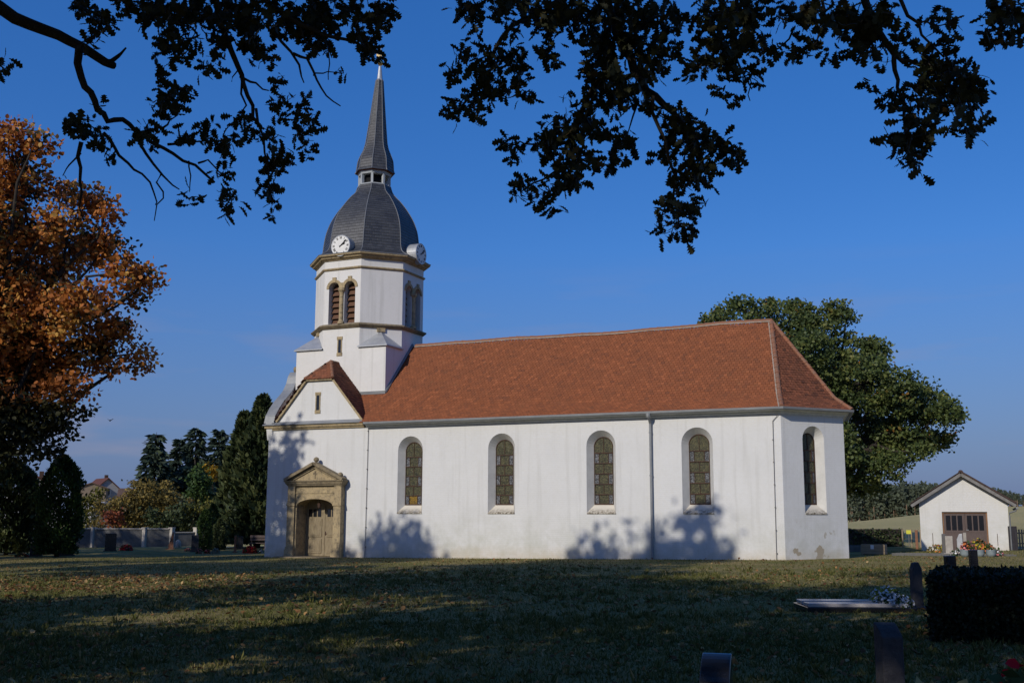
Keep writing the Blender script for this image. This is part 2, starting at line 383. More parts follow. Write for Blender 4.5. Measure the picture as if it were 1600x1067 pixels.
grid('field', np.unique(np.concatenate([np.linspace(-2500, -120, 14), arange2(-120, 200, 8), np.linspace(200, 2500, 14)])), np.unique(np.concatenate([arange2(22, 120, 4), np.linspace(120, 700, 30), np.linspace(700, 4500, 12)])), fieldmat())

# ------------------------------------------------------------------ church
XC, YC, AP = 3.2, 4.42, 2.79          # tower axis and half-width
L, W = 26.46, 8.84
SE1 = np.array([28.71, 2.51])
church = thing('church', 'white rendered village church with red tiled roof and dark slate onion dome', 'church', (0, 0, 0))

def wall_open(mb, rv, P0, u, L_, z0, z1, ops, K=14, inner=None):
    """flat wall with arched openings; P0 2D start, u 2D direction, outward = right of u. ops: dict(c,h,zs,sp,rise, hi,zsi,spi,risei,d)"""
    u = np.asarray(u, float); n = np.array([u[1], -u[0]]); P0 = np.asarray(P0, float)
    def P(a, z, d=0): q = P0+u*a-n*d; return (q[0], q[1], z)
    cur = 0.0; outs = []
    for o in sorted(ops, key=lambda q: q['c']):
        a, b = o['c']-o['h'], o['c']+o['h']
        if a > cur+1e-4: mb.poly([P(cur, z0), P(a, z0), P(a, z1), P(cur, z1)])
        if o['zs'] > z0+1e-4: mb.poly([P(a, z0), P(b, z0), P(b, o['zs']), P(a, o['zs'])])
        arc = [(o['c']+o['h']*math.cos(math.pi*k/K), o['sp']+o['rise']*math.sin(math.pi*k/K)) for k in range(K+1)]
        for (x0, s0), (x1, s1) in zip(arc, arc[1:]): mb.poly([P(x1, s1), P(x0, s0), P(x0, z1), P(x1, z1)])
        ci = o.get('ci', o['c'])
        arci = [(ci+o['hi']*math.cos(math.pi*k/K), o['spi']+o['risei']*math.sin(math.pi*k/K)) for k in range(K+1)]
        lo = [(a, o['zs']), (b, o['zs'])]+arc; li = [(ci-o['hi'], o['zsi']), (ci+o['hi'], o['zsi'])]+arci
        r_ = MB() if rv is None else rv
        for k in range(len(lo)):
            j = (k+1) % len(lo)
            r_.poly([P(*lo[k]), P(*lo[j]), P(*li[j], o['d']), P(*li[k], o['d'])])
        o['rv'] = r_; outs.append((P, o, li)); cur = b
    if cur < L_-1e-4: mb.poly([P(cur, z0), P(L_, z0), P(L_, z1), P(cur, z1)])
    return outs

WINC = [8.475, 13.39, 18.35, 22.80]
def winop(c, h=.70, hi=.455, d=.40): return dict(c=c, h=h, zs=2.26, sp=5.98-h, rise=h, hi=hi, zsi=2.63, spi=5.69-hi, risei=hi, d=d)
Z0, ZT = -.6, 6.62
wall = MB(); apse = MB(); prev_ = MB()
# west bay (portal hole), nave, south
wall_open(wall, prev_, (0, 0), (1, 0), 6.07, Z0, ZT, [dict(c=3.2, h=1.12, zs=.08, sp=2.62, rise=.33, hi=1.12, zsi=.08, spi=2.62, risei=.33, d=.78)])
outs = wall_open(wall, None, (6.07, 0), (1, 0), L-6.07, Z0, ZT, [winop(c-6.07) for c in WINC])
se_u = (SE1-np.array([L, 0]))/np.linalg.norm(SE1-np.array([L, 0])); se_l = np.linalg.norm(SE1-np.array([L, 0]))
outs_se = wall_open(apse, None, (L, 0), se_u, se_l, Z0, ZT, [winop(1.69, .58, .36, .42)])
E2 = np.array([28.05, W-2.51])
def side(mb, a, b): mb.poly([(*a, Z0), (*b, Z0), (*b, ZT), (*a, ZT)])
for a, b in ((SE1, E2), (E2, (L-.3, W))): side(apse, a, b)
for a, b in (((L-.3, W), (0, W)), ((0, W), (0, 0))): side(wall, a, b)
wall.build('wall', MT['plaster'], church)
apse.build('apse_wall', MT['plaster_patched'], church)
prev_.build('doorway_reveal', MT['sandstone'], church)
# inner dark shell so that nothing shines through
MB().box(.5, 26.2, .9, W-.9, -.2, 6.5).build('inner_wall', MT['interior'], church)

def make_window(P, o, li, amber=False):
    hi, zs, sp, ci, d = o['hi'], o['zsi'], o['spi'], o.get('ci', o['c']), o['d']; top = sp+hi
    fr = MB()
    bars = [zs, zs+.46, zs+.93, zs+1.40, zs+1.87, zs+2.34]
    Pa = np.array(P(0, 0)); Pb = np.array(P(1, 0)); U = Pb-Pa; Nn = np.array(P(0, 0, 0))-np.array(P(0, 0, 1))
    def bar(a0, a1, z0_, z1_, dd=d-.035, th=.016):
        c = (np.array(P((a0+a1)/2, (z0_+z1_)/2, dd)))
        fr.obox(c, U*(a1-a0)/2, Nn*th, np.array([0, 0, (z1_-z0_)/2]))
    for k, b in enumerate(bars): bar(ci-hi, ci+hi, b-.018 if k else b, b+.018 if k else b+.05)
    bar(ci-hi, ci-hi+.022, zs, sp, d-.034); bar(ci+hi-.022, ci+hi, zs, sp, d-.034)
    K = 12; arc = [(ci+hi*math.cos(math.pi*k/K), sp+hi*math.sin(math.pi*k/K)) for k in range(K+1)]
    fr.tube([P(*q, d-.03) for q in arc], .02, 5)
    for r in range(5):
        z0_, z1_ = bars[r]+.018, bars[r+1]-.018
        cols = [-hi, -hi*.5, hi*.5, hi] if r % 2 == 0 else [-hi, 0, hi]
        for cc in cols[1:-1]: bar(ci+cc-.011, ci+cc+.011, z0_, z1_, d-.03, .012)
    bar(ci-.011, ci+.011, bars[5]+.018, top, d-.03, .012)
    win = fr.build('window', MT['iron'], church)
    o['rv'].build('reveal', MT['reveal'], win)
    def pane(poly, mat):
        mb = MB(); mb.prism([P(a, z, d-.012) for a, z in poly], np.array(P(0, 0, .012))-np.array(P(0, 0, 0)))
        mb.build('pane', mat, win)
    for r in range(5):
        z0_, z1_ = bars[r]+.018, bars[r+1]-.018
        cols = [-hi+.02, -hi*.5, hi*.5, hi-.02] if r % 2 == 0 else [-hi+.02, 0, hi-.02]
        for k in range(len(cols)-1):
            a0, a1 = ci+cols[k]+.011, ci+cols[k+1]-.011
            side = len(cols) == 4 and k != 1
            m = MT['glass_blue'] if side else MT['glass_green']
            if amber and r == 0 and k == 1: m = MT['glass_amber']
            pane([(a0, z0_), (a1, z0_), (a1, z1_), (a0, z1_)], m)
    zb = bars[5]+.018
    for sgn in (1, -1):
        pl = [(ci+sgn*.011, zb), (ci+sgn*(hi-.02), zb)]+[(ci+sgn*(hi-.02)*math.cos(math.pi/2*k/6), sp+(hi-.02)*math.sin(math.pi/2*k/6)) for k in range(6)]+[(ci+sgn*.011, top-.02)]
        pane(pl if sgn > 0 else pl[::-1], MT['glass_green'])
    # sloping sill, stained along its front edge
    s = MB(); a, b = o['c']-o['h']+.01, o['c']+o['h']-.01
    lo = [P(a, o['zs']+.004, -.03), P(b, o['zs']+.004, -.03), P(ci+hi, zs+.012, d-.01), P(ci-hi, zs+.012, d-.01)]
    i = s.pts(lo); j = s.pts([(p[0], p[1], p[2]-.05) for p in lo]); s.f.append(tuple(i))
    for k in range(4): q = (k+1) % 4; s.f.append((i[k], j[k], j[q], i[q]))
    s.build('window_sill', MT['sill'], win)

def sillmat():
    m, t, b = newmat('sill'); geo = ND(t, 'ShaderNodeNewGeometry').outputs['Position']
    sp = ND(t, 'ShaderNodeSeparateXYZ'); t.links.new(geo, sp.inputs[0])
    mr = ND(t, 'ShaderNodeMapRange'); mr.inputs['From Min'].default_value = 2.22; mr.inputs['From Max'].default_value = 2.50; mr.inputs['To Min'].default_value = 1; mr.inputs['To Max'].default_value = 0
    t.links.new(sp.outputs['Z'], mr.inputs['Value'])
    mm = ND(t, 'ShaderNodeMath', operation='MULTIPLY'); t.links.new(mr.outputs[0], mm.inputs[0]); t.links.new(ramp(t, noise(t, 9, 6, .75, geo), [(.38, 0.0), (.62, 1.3)]), mm.inputs[1])
    c = mixc(t, mm.outputs[0], (.62, .57, .47), (.11, .085, .05))
    t.links.new(c, b.inputs['Base Color']); b.inputs['Roughness'].default_value = .9
    bump(t, b, noise(t, 25, 4, .7, geo), .4, .01); return m
MT['sill'] = sillmat()
for k, q in enumerate(outs): make_window(*q, amber=(k == 0))
for q in outs_se: make_window(*q)

# eaves: white moulding, gutter
path = [(6.0, 0), (L, 0), tuple(SE1), tuple(E2), (L-.3, W), (.4, W)]
MB().sweep(path, [(-.05, 6.42), (.05, 6.42), (.06, 6.47), (.13, 6.50), (.16, 6.56), (.26, 6.60), (.27, 6.655), (-.05, 6.655)]).build('eaves_moulding', MT['white_paint'], church)
MB().sweep(path, [(.265, 6.66), (.31, 6.60), (.40, 6.59), (.46, 6.63), (.475, 6.72), (.455, 6.72), (.44, 6.65), (.39, 6.615), (.32, 6.625), (.285, 6.67)]).build('gutter', MT['zinc'], church)
# downpipe with its hopper and brackets
dp = MB().tube([(20.73, -.41, 6.62), (20.73, -.40, 6.50), (20.73, -.13, 6.22), (20.73, -.12, 6.0), (20.73, -.12, .30), (20.73, -.20, .22)], .058, 10)
dp.lathe([(.06, 6.42), (.10, 6.5), (.115, 6.62)], 10, (20.73, -.40))
for z in (1.2, 3.9, 5.8): dp.tube([(20.73, -.12, z-.03), (20.73, -.12, z+.03)], .072, 10); dp.box(20.70, 20.76, -.12, .0, z-.015, z+.015)
dp.build('downpipe', MT['zinc'], church, smooth=False)
for x, tp in ((6.07, 6.42), (26.13, 6.15)):
    lc = MB().tube([(x+.0, -.05, tp), (x-.02, -.05, 3.0), (x-.04, -.05, -.05)], .014, 5)
    if x > 20: lc.tube([(x, -.05, tp), (x+.16, -.05, 6.32), (x+.22, -.10, 6.42)], .014, 5)
    for z in np.arange(.6, tp, .95): lc.box(x-.045, x+.005, -.075, 0, z-.02, z+.02)
    lc.build('lightning_conductor', MT['wire'], church)

# ---- roofs
EX0 = np.array([26.60, -.42]); TH = (SE1-np.array([L, 0]))
off = np.array([se_u[1], -se_u[0]])*.42
EE = np.array([SE1[0]+.42, SE1[1]+off[1]+(SE1[0]+.42-SE1[0]-off[0])*se_u[1]/se_u[0]]); EN = np.array([E2[0]+.45, E2[1]+.2])
APX = np.array([25.39, YC]); ZR = 11.26
def zt(t): return np.interp(t, [0, .21, 1], [6.70, 7.30, ZR])
GC, GR, GS = 3.08, 10.1, 1.18     # cross-gable: centre x, ridge height, slope
def tiles(pos, vmax, rows, inside, tw=.18, name='roof_tiles', mat=None, parent=None, lift=.030, seed=3):
    """courses of plain tiles on the surface pos(u,v) (v up the slope, metres)"""
    r = np.random.default_rng(seed); U = []; Vv = []
    th = vmax/rows
    for j in range(rows):
        u0, u1 = inside(j*th+.02)
        if u1 <= u0: continue
        k = np.arange(math.floor(u0/tw)-1, math.ceil(u1/tw)+1)*tw+(tw/2 if j % 2 else 0)
        k = k[(k > u0-tw*.55) & (k < u1-tw*.3)]
        U.append(k); Vv.append(np.full(len(k), j*th))
    U = np.concatenate(U); Vv = np.concatenate(Vv); n = len(U)
    jit = r.normal(0, .004, n); rot = r.normal(0, .010, n)
    h = 1e-3
    def PN(u, v):
        p = pos(u, v); a = pos(u+h, v)-p; b = pos(u, v+h)-p; nn = np.cross(a, b); return p, nn/np.linalg.norm(nn, axis=1)[:, None]
    g = .006
    c = []
    for (du, dv, l) in ((g, -.03, lift), (tw-g, -.03, lift), (tw-g, th*1.02, .006), (g, th*1.02, .006), (g, -.03, .0), (tw-g, -.03, .0)):
        p, nn = PN(U+du, Vv+dv+rot*(1 if du > .05 else -1)); c.append(p+nn*(l+jit*(l > .01))[:, None])
    V = np.stack(c, 1).reshape(-1, 3); i = np.arange(n)*6
    F = np.concatenate([np.stack([i, i+1, i+2, i+3], 1), np.stack([i+4, i+5, i+1, i], 1)])
    rv = r.random(n)*.9+.05; rv = np.clip(rv+r.normal(0, .25, n)*(r.random(n) < .12), 0, 1)
    o = link(name, np_mesh(name, V, F, np.concatenate([rv, rv])), mat, parent, 'stuff'); return o
SL = 6.55
def wav(x): return .030*np.sin(np.asarray(x)*.55+1)+.018*np.sin(np.asarray(x)*1.7)-.05*np.exp(-((np.asarray(x)-15)/5)**2)
def posS(u, v):
    t = np.asarray(v)/SL; t = np.broadcast_to(t, np.shape(u)); return np.stack([u, -.42+(YC+.42)*t, zt(t)+wav(u)*t], -1)
def hipS(t): return EX0*(1-t)+APX*t
def hipE(t): return EE*(1-t)+APX*t
def hipN(t): return EN*(1-t)+APX*t
def valley(t): return max(GC+(GR-float(zt(t)))/GS-.12, 3.0)
roofm = MB()
ts = [0, .105, .21, .4, .6, .8, 1]
for a, b in zip(ts, ts[1:]):
    ha, hb, ea, eb, na, nb = hipS(a), hipS(b), hipE(a), hipE(b), hipN(a), hipN(b)
    z_a, z_b = float(zt(a))-.012-.09*a, float(zt(b))-.012-.09*b
    ya, yb = ha[1], hb[1]
    roofm.poly([(valley(a)+.05, ya, z_a), (ha[0], ya, z_a), (hb[0], yb, z_b), (valley(b)+.05, yb, z_b)])
    roofm.poly([(ha[0], ya, z_a), (ea[0], ea[1], z_a), (eb[0], eb[1], z_b), (hb[0], yb, z_b)])
    roofm.poly([(*ea, z_a), (*na, z_a), (*nb, z_b), (*eb, z_b)])
    roofm.poly([(*na, z_a), (ha[0], W-ha[1], z_a), (hb[0], W-hb[1], z_b), (*nb, z_b)])
    roofm.poly([(ha[0], W-ya, z_a), (.3, W-ya, z_a), (.3, W-yb, z_b), (hb[0], W-yb, z_b)])
roofm.poly([(6.0, -.40, 6.665), (EX0[0], -.40, 6.665), (EX0[0], .2, 6.665), (6.0, .2, 6.665)])
roof = roofm.build('roof', MT['tile_under'], church)
tiles(posS, SL, 40, lambda v: (valley(v/SL), hipS(v/SL)[0]), mat=MT['tile'], parent=roof)
EL = np.linalg.norm(EE-EX0); eu = (EE-EX0)/EL
def posE(u, v):
    t = np.broadcast_to(np.asarray(v)/SL, np.shape(u)); q = EX0[None]*(1-t)[:, None]+APX[None]*t[:, None]+eu[None]*np.asarray(u)[:, None]
    return np.concatenate([q, zt(t)[:, None]], 1)
tiles(posE, SL, 40, lambda v: (0, EL*(1-v/SL)), mat=MT['tile_fresh'], parent=roof, seed=5, lift=.036)
# cross-gable over the west bay
gb = MB(); YV = -.16
ZH = 9.08; XH = (GR-ZH)/GS; YA = .92
def gz_(x): return GR-GS*abs(x-GC)
gb.poly([(GC, YA, GR-.01), (GC-XH, YV, ZH-.01), (GC+XH, YV, ZH-.01)])
gb.poly([(GC, YA, GR-.01), (GC+XH, YV, ZH-.01), (GC+2.78, YV, GR-GS*2.78-.01), (GC+2.78, 2.6, GR-GS*2.78-.01), (GC, 2.6, GR-.01)])
gb.poly([(GC, YA, GR-.01), (GC, 2.6, GR-.01), (GC-2.66, 2.6, GR-GS*2.66-.01), (GC-2.66, YV, GR-GS*2.66-.01), (GC-XH, YV, ZH-.01)])
groof = gb.build('gable_roof', MT['tile_under'], church)
GSL = math.hypot(2.78, 2.78*GS); cu = 2.78/GSL
def ynave(z): return -.42+(YC+.42)*np.interp(z, [6.70, 7.30, ZR], [0, .21, 1])
def posGE(u, v): t = np.broadcast_to(np.asarray(v), np.shape(u)); return np.stack([GC+2.78-cu*t, u, GR-GS*2.78+GS*cu*t], -1)
def posGW(u, v): t = np.broadcast_to(np.asarray(v), np.shape(u)); return np.stack([GC-2.66+cu*t, -u, GR-GS*2.66+GS*cu*t], -1)
def inGE(v):
    z = GR-GS*2.78+GS*cu*v; y0 = YV if z < ZH else YV+(z-ZH)/(GR-ZH)*(YA-YV); return (y0, min(float(ynave(z))+.12, 1.75))
def inGW(v):
    z = GR-GS*2.66+GS*cu*v; y0 = YV if z < ZH else YV+(z-ZH)/(GR-ZH)*(YA-YV); return (-1.7, -y0)
tiles(posGE, GSL, 25, inGE, mat=MT['tile_fresh'], parent=groof, seed=8, lift=.036)
tiles(posGW, GSL*2.66/2.78, 24, inGW, mat=MT['tile_fresh'], parent=groof, seed=9)
HL = math.hypot(YA-YV, GR-ZH)
def posGH(u, v): t = np.broadcast_to(np.asarray(v)/HL, np.shape(u)); return np.stack([u, YV+(YA-YV)*t, ZH+(GR-ZH)*t], -1)
tiles(posGH, HL, 9, lambda v: (GC-XH*(1-v/HL), GC+XH*(1-v/HL)), mat=MT['tile_fresh'], parent=groof, seed=10)
# ridge and hip tiles
def ridge_run(mb, A, B, r=.10, step=.36):
    A, B = np.asarray(A, float), np.asarray(B, float); d = B-A; n = max(2, int(np.linalg.norm(d)/step)); t = d/np.linalg.norm(d)
    s = np.cross(t, [0, 0, 1]); s /= np.linalg.norm(s); q = np.cross(s, t)
    for k in range(n):
        a = A+d*k/n; b = A+d*(k+1.10)/n; ra, rb = r*1.12, r*.92; rings = []
        a = a+q*rng.normal(0, .006)
        for P, rr in ((a, ra), (b, rb)): rings.append(mb.pts([P+s*rr*math.cos(x)+q*(rr*math.sin(x)-.02) for x in np.linspace(-.25, math.pi+.25, 7)]))
        for i in range(6): mb.f.append((rings[0][i], rings[0][i+1], rings[1][i+1], rings[1][i]))
        mb.f.append(tuple(rings[0]))
rd = MB(); rx_ = np.linspace(6.2, 25.4, 17)
for a_, b_ in zip(rx_, rx_[1:]): ridge_run(rd, (a_, YC, ZR+.04+float(wav(a_))), (b_, YC, ZR+.04+float(wav(b_))))
for f_ in (hipS, hipE):
    pts_ = [f_(t) for t in (0, .21, 1)]; zz = [6.73, 7.33, ZR+.04]
    for k in range(2): ridge_run(rd, (*pts_[k], zz[k]), (*pts_[k+1], zz[k+1]))
rd.build('ridge_tiles', MT['ridge'], roof, kind='stuff')
mo = MB()
mo.tube([(a_, YC-.11, ZR-.03+float(wav(a_))) for a_ in rx_], .034, 5)
a3 = np.array([*hipS(0), 6.73]); b3 = np.array([*hipS(.21), 7.33]); c3 = np.array([*APX, ZR+.02])
for A, B in ((a3, b3), (b3, c3)): mo.tube([A+(-.11, -.03, -.03), B+(-.11, -.03, -.03)], .032, 5)
mo.build('mortar_joint', MT['mortar'], roof)
rg = MB(); ridge_run(rg, (GC, YA, GR+.02), (GC, 1.7, GR+.02), .085, .3)
for sg in (1, -1): ridge_run(rg, (GC+sg*XH, YV, ZH+.03), (GC, YA, GR+.02), .08, .3)
rg.build('ridge_tiles', MT['ridge'], groof, kind='stuff')
# gable wall, verge, cornice
gw = MB(); gw.poly([(.36, .0, ZT), (5.80, .0, ZT), (5.80, .0, GR-GS*(5.80-GC)-.02), (GC+XH, 0, ZH-.03), (GC-XH, 0, ZH-.03), (.42, 0, GR-GS*(GC-.42)-.02)])
gw.build('gable_wall', MT['plaster'], church)
vg = MB()
for sg, xe in ((1, 2.76), (-1, 2.64)):
    A = np.array([GC+sg*xe, 0, GR-GS*xe]); B = np.array([GC+sg*XH, 0, ZH]); d = (B-A)/np.linalg.norm(B-A); nn = np.array([-d[2]*sg, 0, d[0]*sg])*1.0
    c = (A+B)/2; hl = np.linalg.norm(B-A)/2
    vg.obox(c+np.array([0, -.06, 0])-np.abs(nn)*[sg, 0, 1]*.075, d*hl, (0, .07, 0), nn*.055)
vg.box(GC-XH-.04, GC+XH+.04, -.13, -.001, ZH-.10, ZH-.025)
vg.build('verge_moulding', MT['sandstone'], church)
MB().sweep([(0.0, 3), (0.0, 0), (5.86, 0)], [(-.03, 6.50), (.08, 6.50), (.10, 6.56), (.17, 6.60), (.19, 6.72), (.20, 6.735), (-.03, 6.735)]).build('stone_cornice', MT['sandstone'], church)
MB().sweep([(0.0, 3), (0.0, 0), (5.88, 0)], [(-.03, 6.738), (.26, 6.738), (.265, 6.775), (.02, 6.93), (-.03, 6.93)]).build('cornice_flashing', MT['zinc'], church)
def slit(parent, x, y, z0, z1, wid=.10):
    mb = MB(); mb.box(x-.17, x+.17, y-.035, y+.02, z1, z1+.17); mb.box(x-.17, x+.17, y-.035, y+.02, z0-.17, z0)
    mb.box(x-wid-.05, x-wid+.01, y-.022, y+.02, z0, z1); mb.box(x+wid-.01, x+wid+.05, y-.022, y+.02, z0, z1)
    o = mb.build('slit_window', MT['sandstone'], parent)
    MB().box(x-wid+.01, x+wid-.01, y-.006, y+.02, z0, z1).build('pane', MT['glass_dark'], o)  # dark strip set in for the shade of a recessed slit
slit(church, 2.99, 0, 7.46, 8.22)
# shaped west gable seen from behind its edge
cv = [(-.16, 6.90), (-.06, 7.26), (.25, 7.69), (.68, 8.14), (1.15, 8.52), (1.39, 8.75), (1.65, 9.16), (1.80, 9.58), (1.98, 9.80), (2.3, 9.86)]
full = cv + [(2*YC-y, z) for y, z in reversed(cv)]
pg = MB(); pg.prism([(-.10, y, z-.06) for y, z in full]+[(-.10, 2*YC, 6.0), (-.10, 0, 6.0)], (.36, 0, 0)); pg.build('shaped_gable', MT['plaster'], church)
for half in (cv, [(2*YC-y, z) for y, z in reversed(cv)]):
    cp = MB()
    for (y0, z0_), (y1, z1_) in zip(half, half[1:]):
        d = np.array([0, y1-y0, z1_-z0_]); l_ = np.linalg.norm(d); d /= l_; nn = np.array([0, -d[2], d[1]])
        cp.obox(np.array([.09, (y0+y1)/2, (z0_+z1_)/2])+nn*-.03, (.31, 0, 0), d*(l_/2+.03), nn*.035)
    cp.build('gable_coping', MT['zinc'], church)
for k in range(2): vo = MB(); yy = 2.30 if k == 0 else 2*YC-2.30; vo.tube([(-.12, yy, 10.0), (.30, yy, 10.0)], .17, 14); vo.tube([(-.16, yy, 10.0), (.34, yy, 10.0)], .07, 10); vo.build('volute', MT['sandstone_dark'], church)

# ---- portal
pm = MB(); rvp = MB()
wall_open(pm, rvp, (3.2-1.58, -.30), (1, 0), 3.16, .08, 3.62, [dict(c=1.58, h=1.10, zs=.08, sp=2.58, rise=.34, hi=1.10, zsi=.08, spi=2.58, risei=.34, d=.31)])
pm.v += []; base_n = len(pm.v)
i = pm.pts(rvp.v); 
for f_ in rvp.f: pm.f.append(tuple(i[k] for k in f_))
pm.poly([(4.78, -.30, .08), (4.78, 0, .08), (4.78, 0, 3.62), (4.78, -.30, 3.62)]); pm.poly([(1.62, 0, .08), (1.62, -.30, .08), (1.62, -.30, 3.62), (1.62, 0, 3.62)])
portal = pm.build('portal', MT['sandstone'], church)
for sg in (-1, 1):
    xa, xb = sorted((3.2+sg*1.17, 3.2+sg*1.60))
    q = MB().box(xa, xb, -.42, -.302, .55, 2.60); q.box(xa-.05, xb+.05, -.50, -.302, -.1, .42); q.box(xa-.025, xb+.025, -.46, -.302, .42, .55)
    q.box(xa-.04, xb+.04, -.46, -.302, 2.60, 2.68); q.box(xa-.02, xb+.02, -.44, -.302, 2.68, 2.78); q.box(xa, xb, -.40, -.302, 2.78, 3.60)
    q.box(xa+.07, xb-.07, -.432, -.42, .75, 2.45)
    q.build('pilaster', MT['sandstone'], portal, bevel=.008)
MB().box(3.2-1.16, 3.2+1.16, -.33, -.302, 3.22, 3.27).build('architrave_band', MT['sandstone'], portal)
ar = MB()
arcp = [(3.2+1.10*math.cos(math.pi*k/18), -.315, 2.60+.36*math.sin(math.pi*k/18)) for k in range(19)]
ar.tube(arcp, .035, 6); ar.build('arch_moulding', MT['sandstone'], portal)
MB().sweep([(1.60, .0), (1.60, -.40), (4.80, -.40), (4.80, .0)], [(-.2, 3.60), (.04, 3.60), (.06, 3.66), (.10, 3.70), (.12, 3.78), (.17, 3.82), (.17, 3.87), (-.2, 3.87)]).build('portal_cornice', MT['sandstone_dark'], portal)
pd = MB(); pd.prism([(1.55, -.36, 3.872), (4.85, -.36, 3.872), (3.2, -.36, 4.66)], (0, .355, 0)); ped = pd.build('pediment', MT['sandstone'], portal)
rk = MB()
for sg in (-1, 1):
    for (o1, th, dep) in ((.0, .07, .24), (-.14, .035, .10), (-.23, .025, .06)):
        A = np.array([3.2+sg*(1.74-abs(o1)*1.9), 0, 3.90]); B = np.array([3.2, 0, 4.72+o1*.98]); d = (B-A)/np.linalg.norm(B-A); nn = np.cross(d, [0, 1, 0])*sg*-1
        rk.obox((A+B)/2+np.array([0, -.36-dep/2+.1, 0]), d*np.linalg.norm(B-A)/2, (0, dep/2+.1, 0), nn*th)
rk.build('raking_cornice', MT['sandstone_dark'], ped)
cx = MB().box(3.17, 3.23, -.385, -.361, 3.96, 4.34); cx.box(3.08, 3.32, -.384, -.361, 4.18, 4.235); cx.build('cross_relief', MT['sandstone_dark'], ped)
for (x, z) in ((1.74, 3.93), (4.66, 3.93), (3.2, 4.72)):
    fb = MB(); fb.lathe([(.10, z-.04), (.10, z+.02), (.06, z+.05), (.07, z+.08), (.135, z+.15), (.145, z+.20), (.115, z+.27), (.05, z+.32), (.01, z+.33)], 12, (x, -.30)); fb.build('finial_ball', MT['sandstone_dark'], ped, smooth=True)
# doors
for sg in (-1, 1):
    xa, xb = sorted((3.2+sg*.008, 3.2+sg*1.115))
    d_ = MB().box(xa, xb, .62, .68, .10, 3.0).build('door_leaf', MT['door_wood'], church)
    for (z0_, z1_) in ((.22, .95), (1.05, 1.95)):
        p_ = MB(); p_.box(xa+.14, xb-.14, .585, .615, z0_, z1_); p_.box(xa+.22, xb-.22, .57, .586, z0_+.09, z1_-.09); p_.build('panel', MT['door_wood'], d_, bevel=.006)
    for k in range(3):
        x0 = xa+.16+k*.27
        q = MB(); q.box(x0, x0+.20, .600, .619, 2.06, 2.44); q.build('pane', MT['glass_dark'], d_)
    if sg > 0:
        h = MB().tube([(xa+.07, .61, 1.22), (xa+.07, .56, 1.22), (xa+.19, .56, 1.21)], .012, 6); h.box(xa+.04, xa+.10, .612, .62, 1.12, 1.32); h.build('door_handle', MT['iron'], d_)
MB().box(3.2-.035, 3.2+.035, .595, .619, .12, 2.95).build('door_strip', MT['door_wood'], church)
lm = MB().tube([(3.2, .1, 2.95), (3.2, .1, 2.78)], .008, 5); lm.lathe([(.02, 2.78), (.10, 2.72), (.085, 2.52), (.04, 2.48)], 8, (3.2, .1)); lm.build('porch_lamp', MT['iron'], church)
MB().box(1.4, 5.0, -1.15, -.02, -.2, .095).build('door_step', MT['sandstone_dark'], church, bevel=.015)

# ---- tower
x0, x1, y0, y1 = XC-AP, XC+AP, YC-AP, YC+AP; ZC = 10.93; T_ = AP*math.tan(math.pi/8); RV = AP/math.cos(math.pi/8)
tw = MB()
for a, b in (((x0, y0), (x1, y0)), ((x1, y0), (x1, y1)), ((x1, y1), (x0, y1)), ((x0, y1), (x0, y0))):
    tw.poly([(*a, 5.0), (*b, 5.0), (*b, ZC), (*a, ZC)])
octa = [(XC+RV*math.cos(math.pi/8+k*math.pi/4), YC+RV*math.sin(math.pi/8+k*math.pi/4)) for k in range(8)]
def of(k): return np.array(octa[k % 8]), np.array(octa[(k+1) % 8])
rvt = MB(); bel = []
def belop(c): return dict(c=c, h=.34, zs=12.24, sp=14.18, rise=.34, hi=.34, zsi=12.24, spi=14.18, risei=.34, d=.50)
for k in range(8):
    a, b = of(k); u = (b-a)/np.linalg.norm(b-a); l_ = np.linalg.norm(b-a)
    tw.poly([(*a, ZC), (*b, ZC), (*b, 12.10), (*a, 12.10)])
    # faces facing S, E, N, W carry the twin openings
    ang = math.degrees(math.atan2(-(b-a)[0], (b-a)[1])); nrm = np.array([u[1], -u[0]])
    if max(abs(nrm)) > .99: bel += [(q, nrm, a, u) for q in wall_open(tw, None, a, u, l_, 12.10, 15.78, [belop(l_/2-.49), belop(l_/2+.49)])]
    else: tw.poly([(*a, 12.10), (*b, 12.10), (*b, 15.78), (*a, 15.78)])
tower = tw.build('tower', MT['plaster_tower'], church)
MB().lathe([(RV-.62, 12.0), (RV-.62, 15.6)], 8, (XC, YC), math.pi/8).build('belfry_core', MT['void'], tower)  # black core stands in for the dark space behind the slats
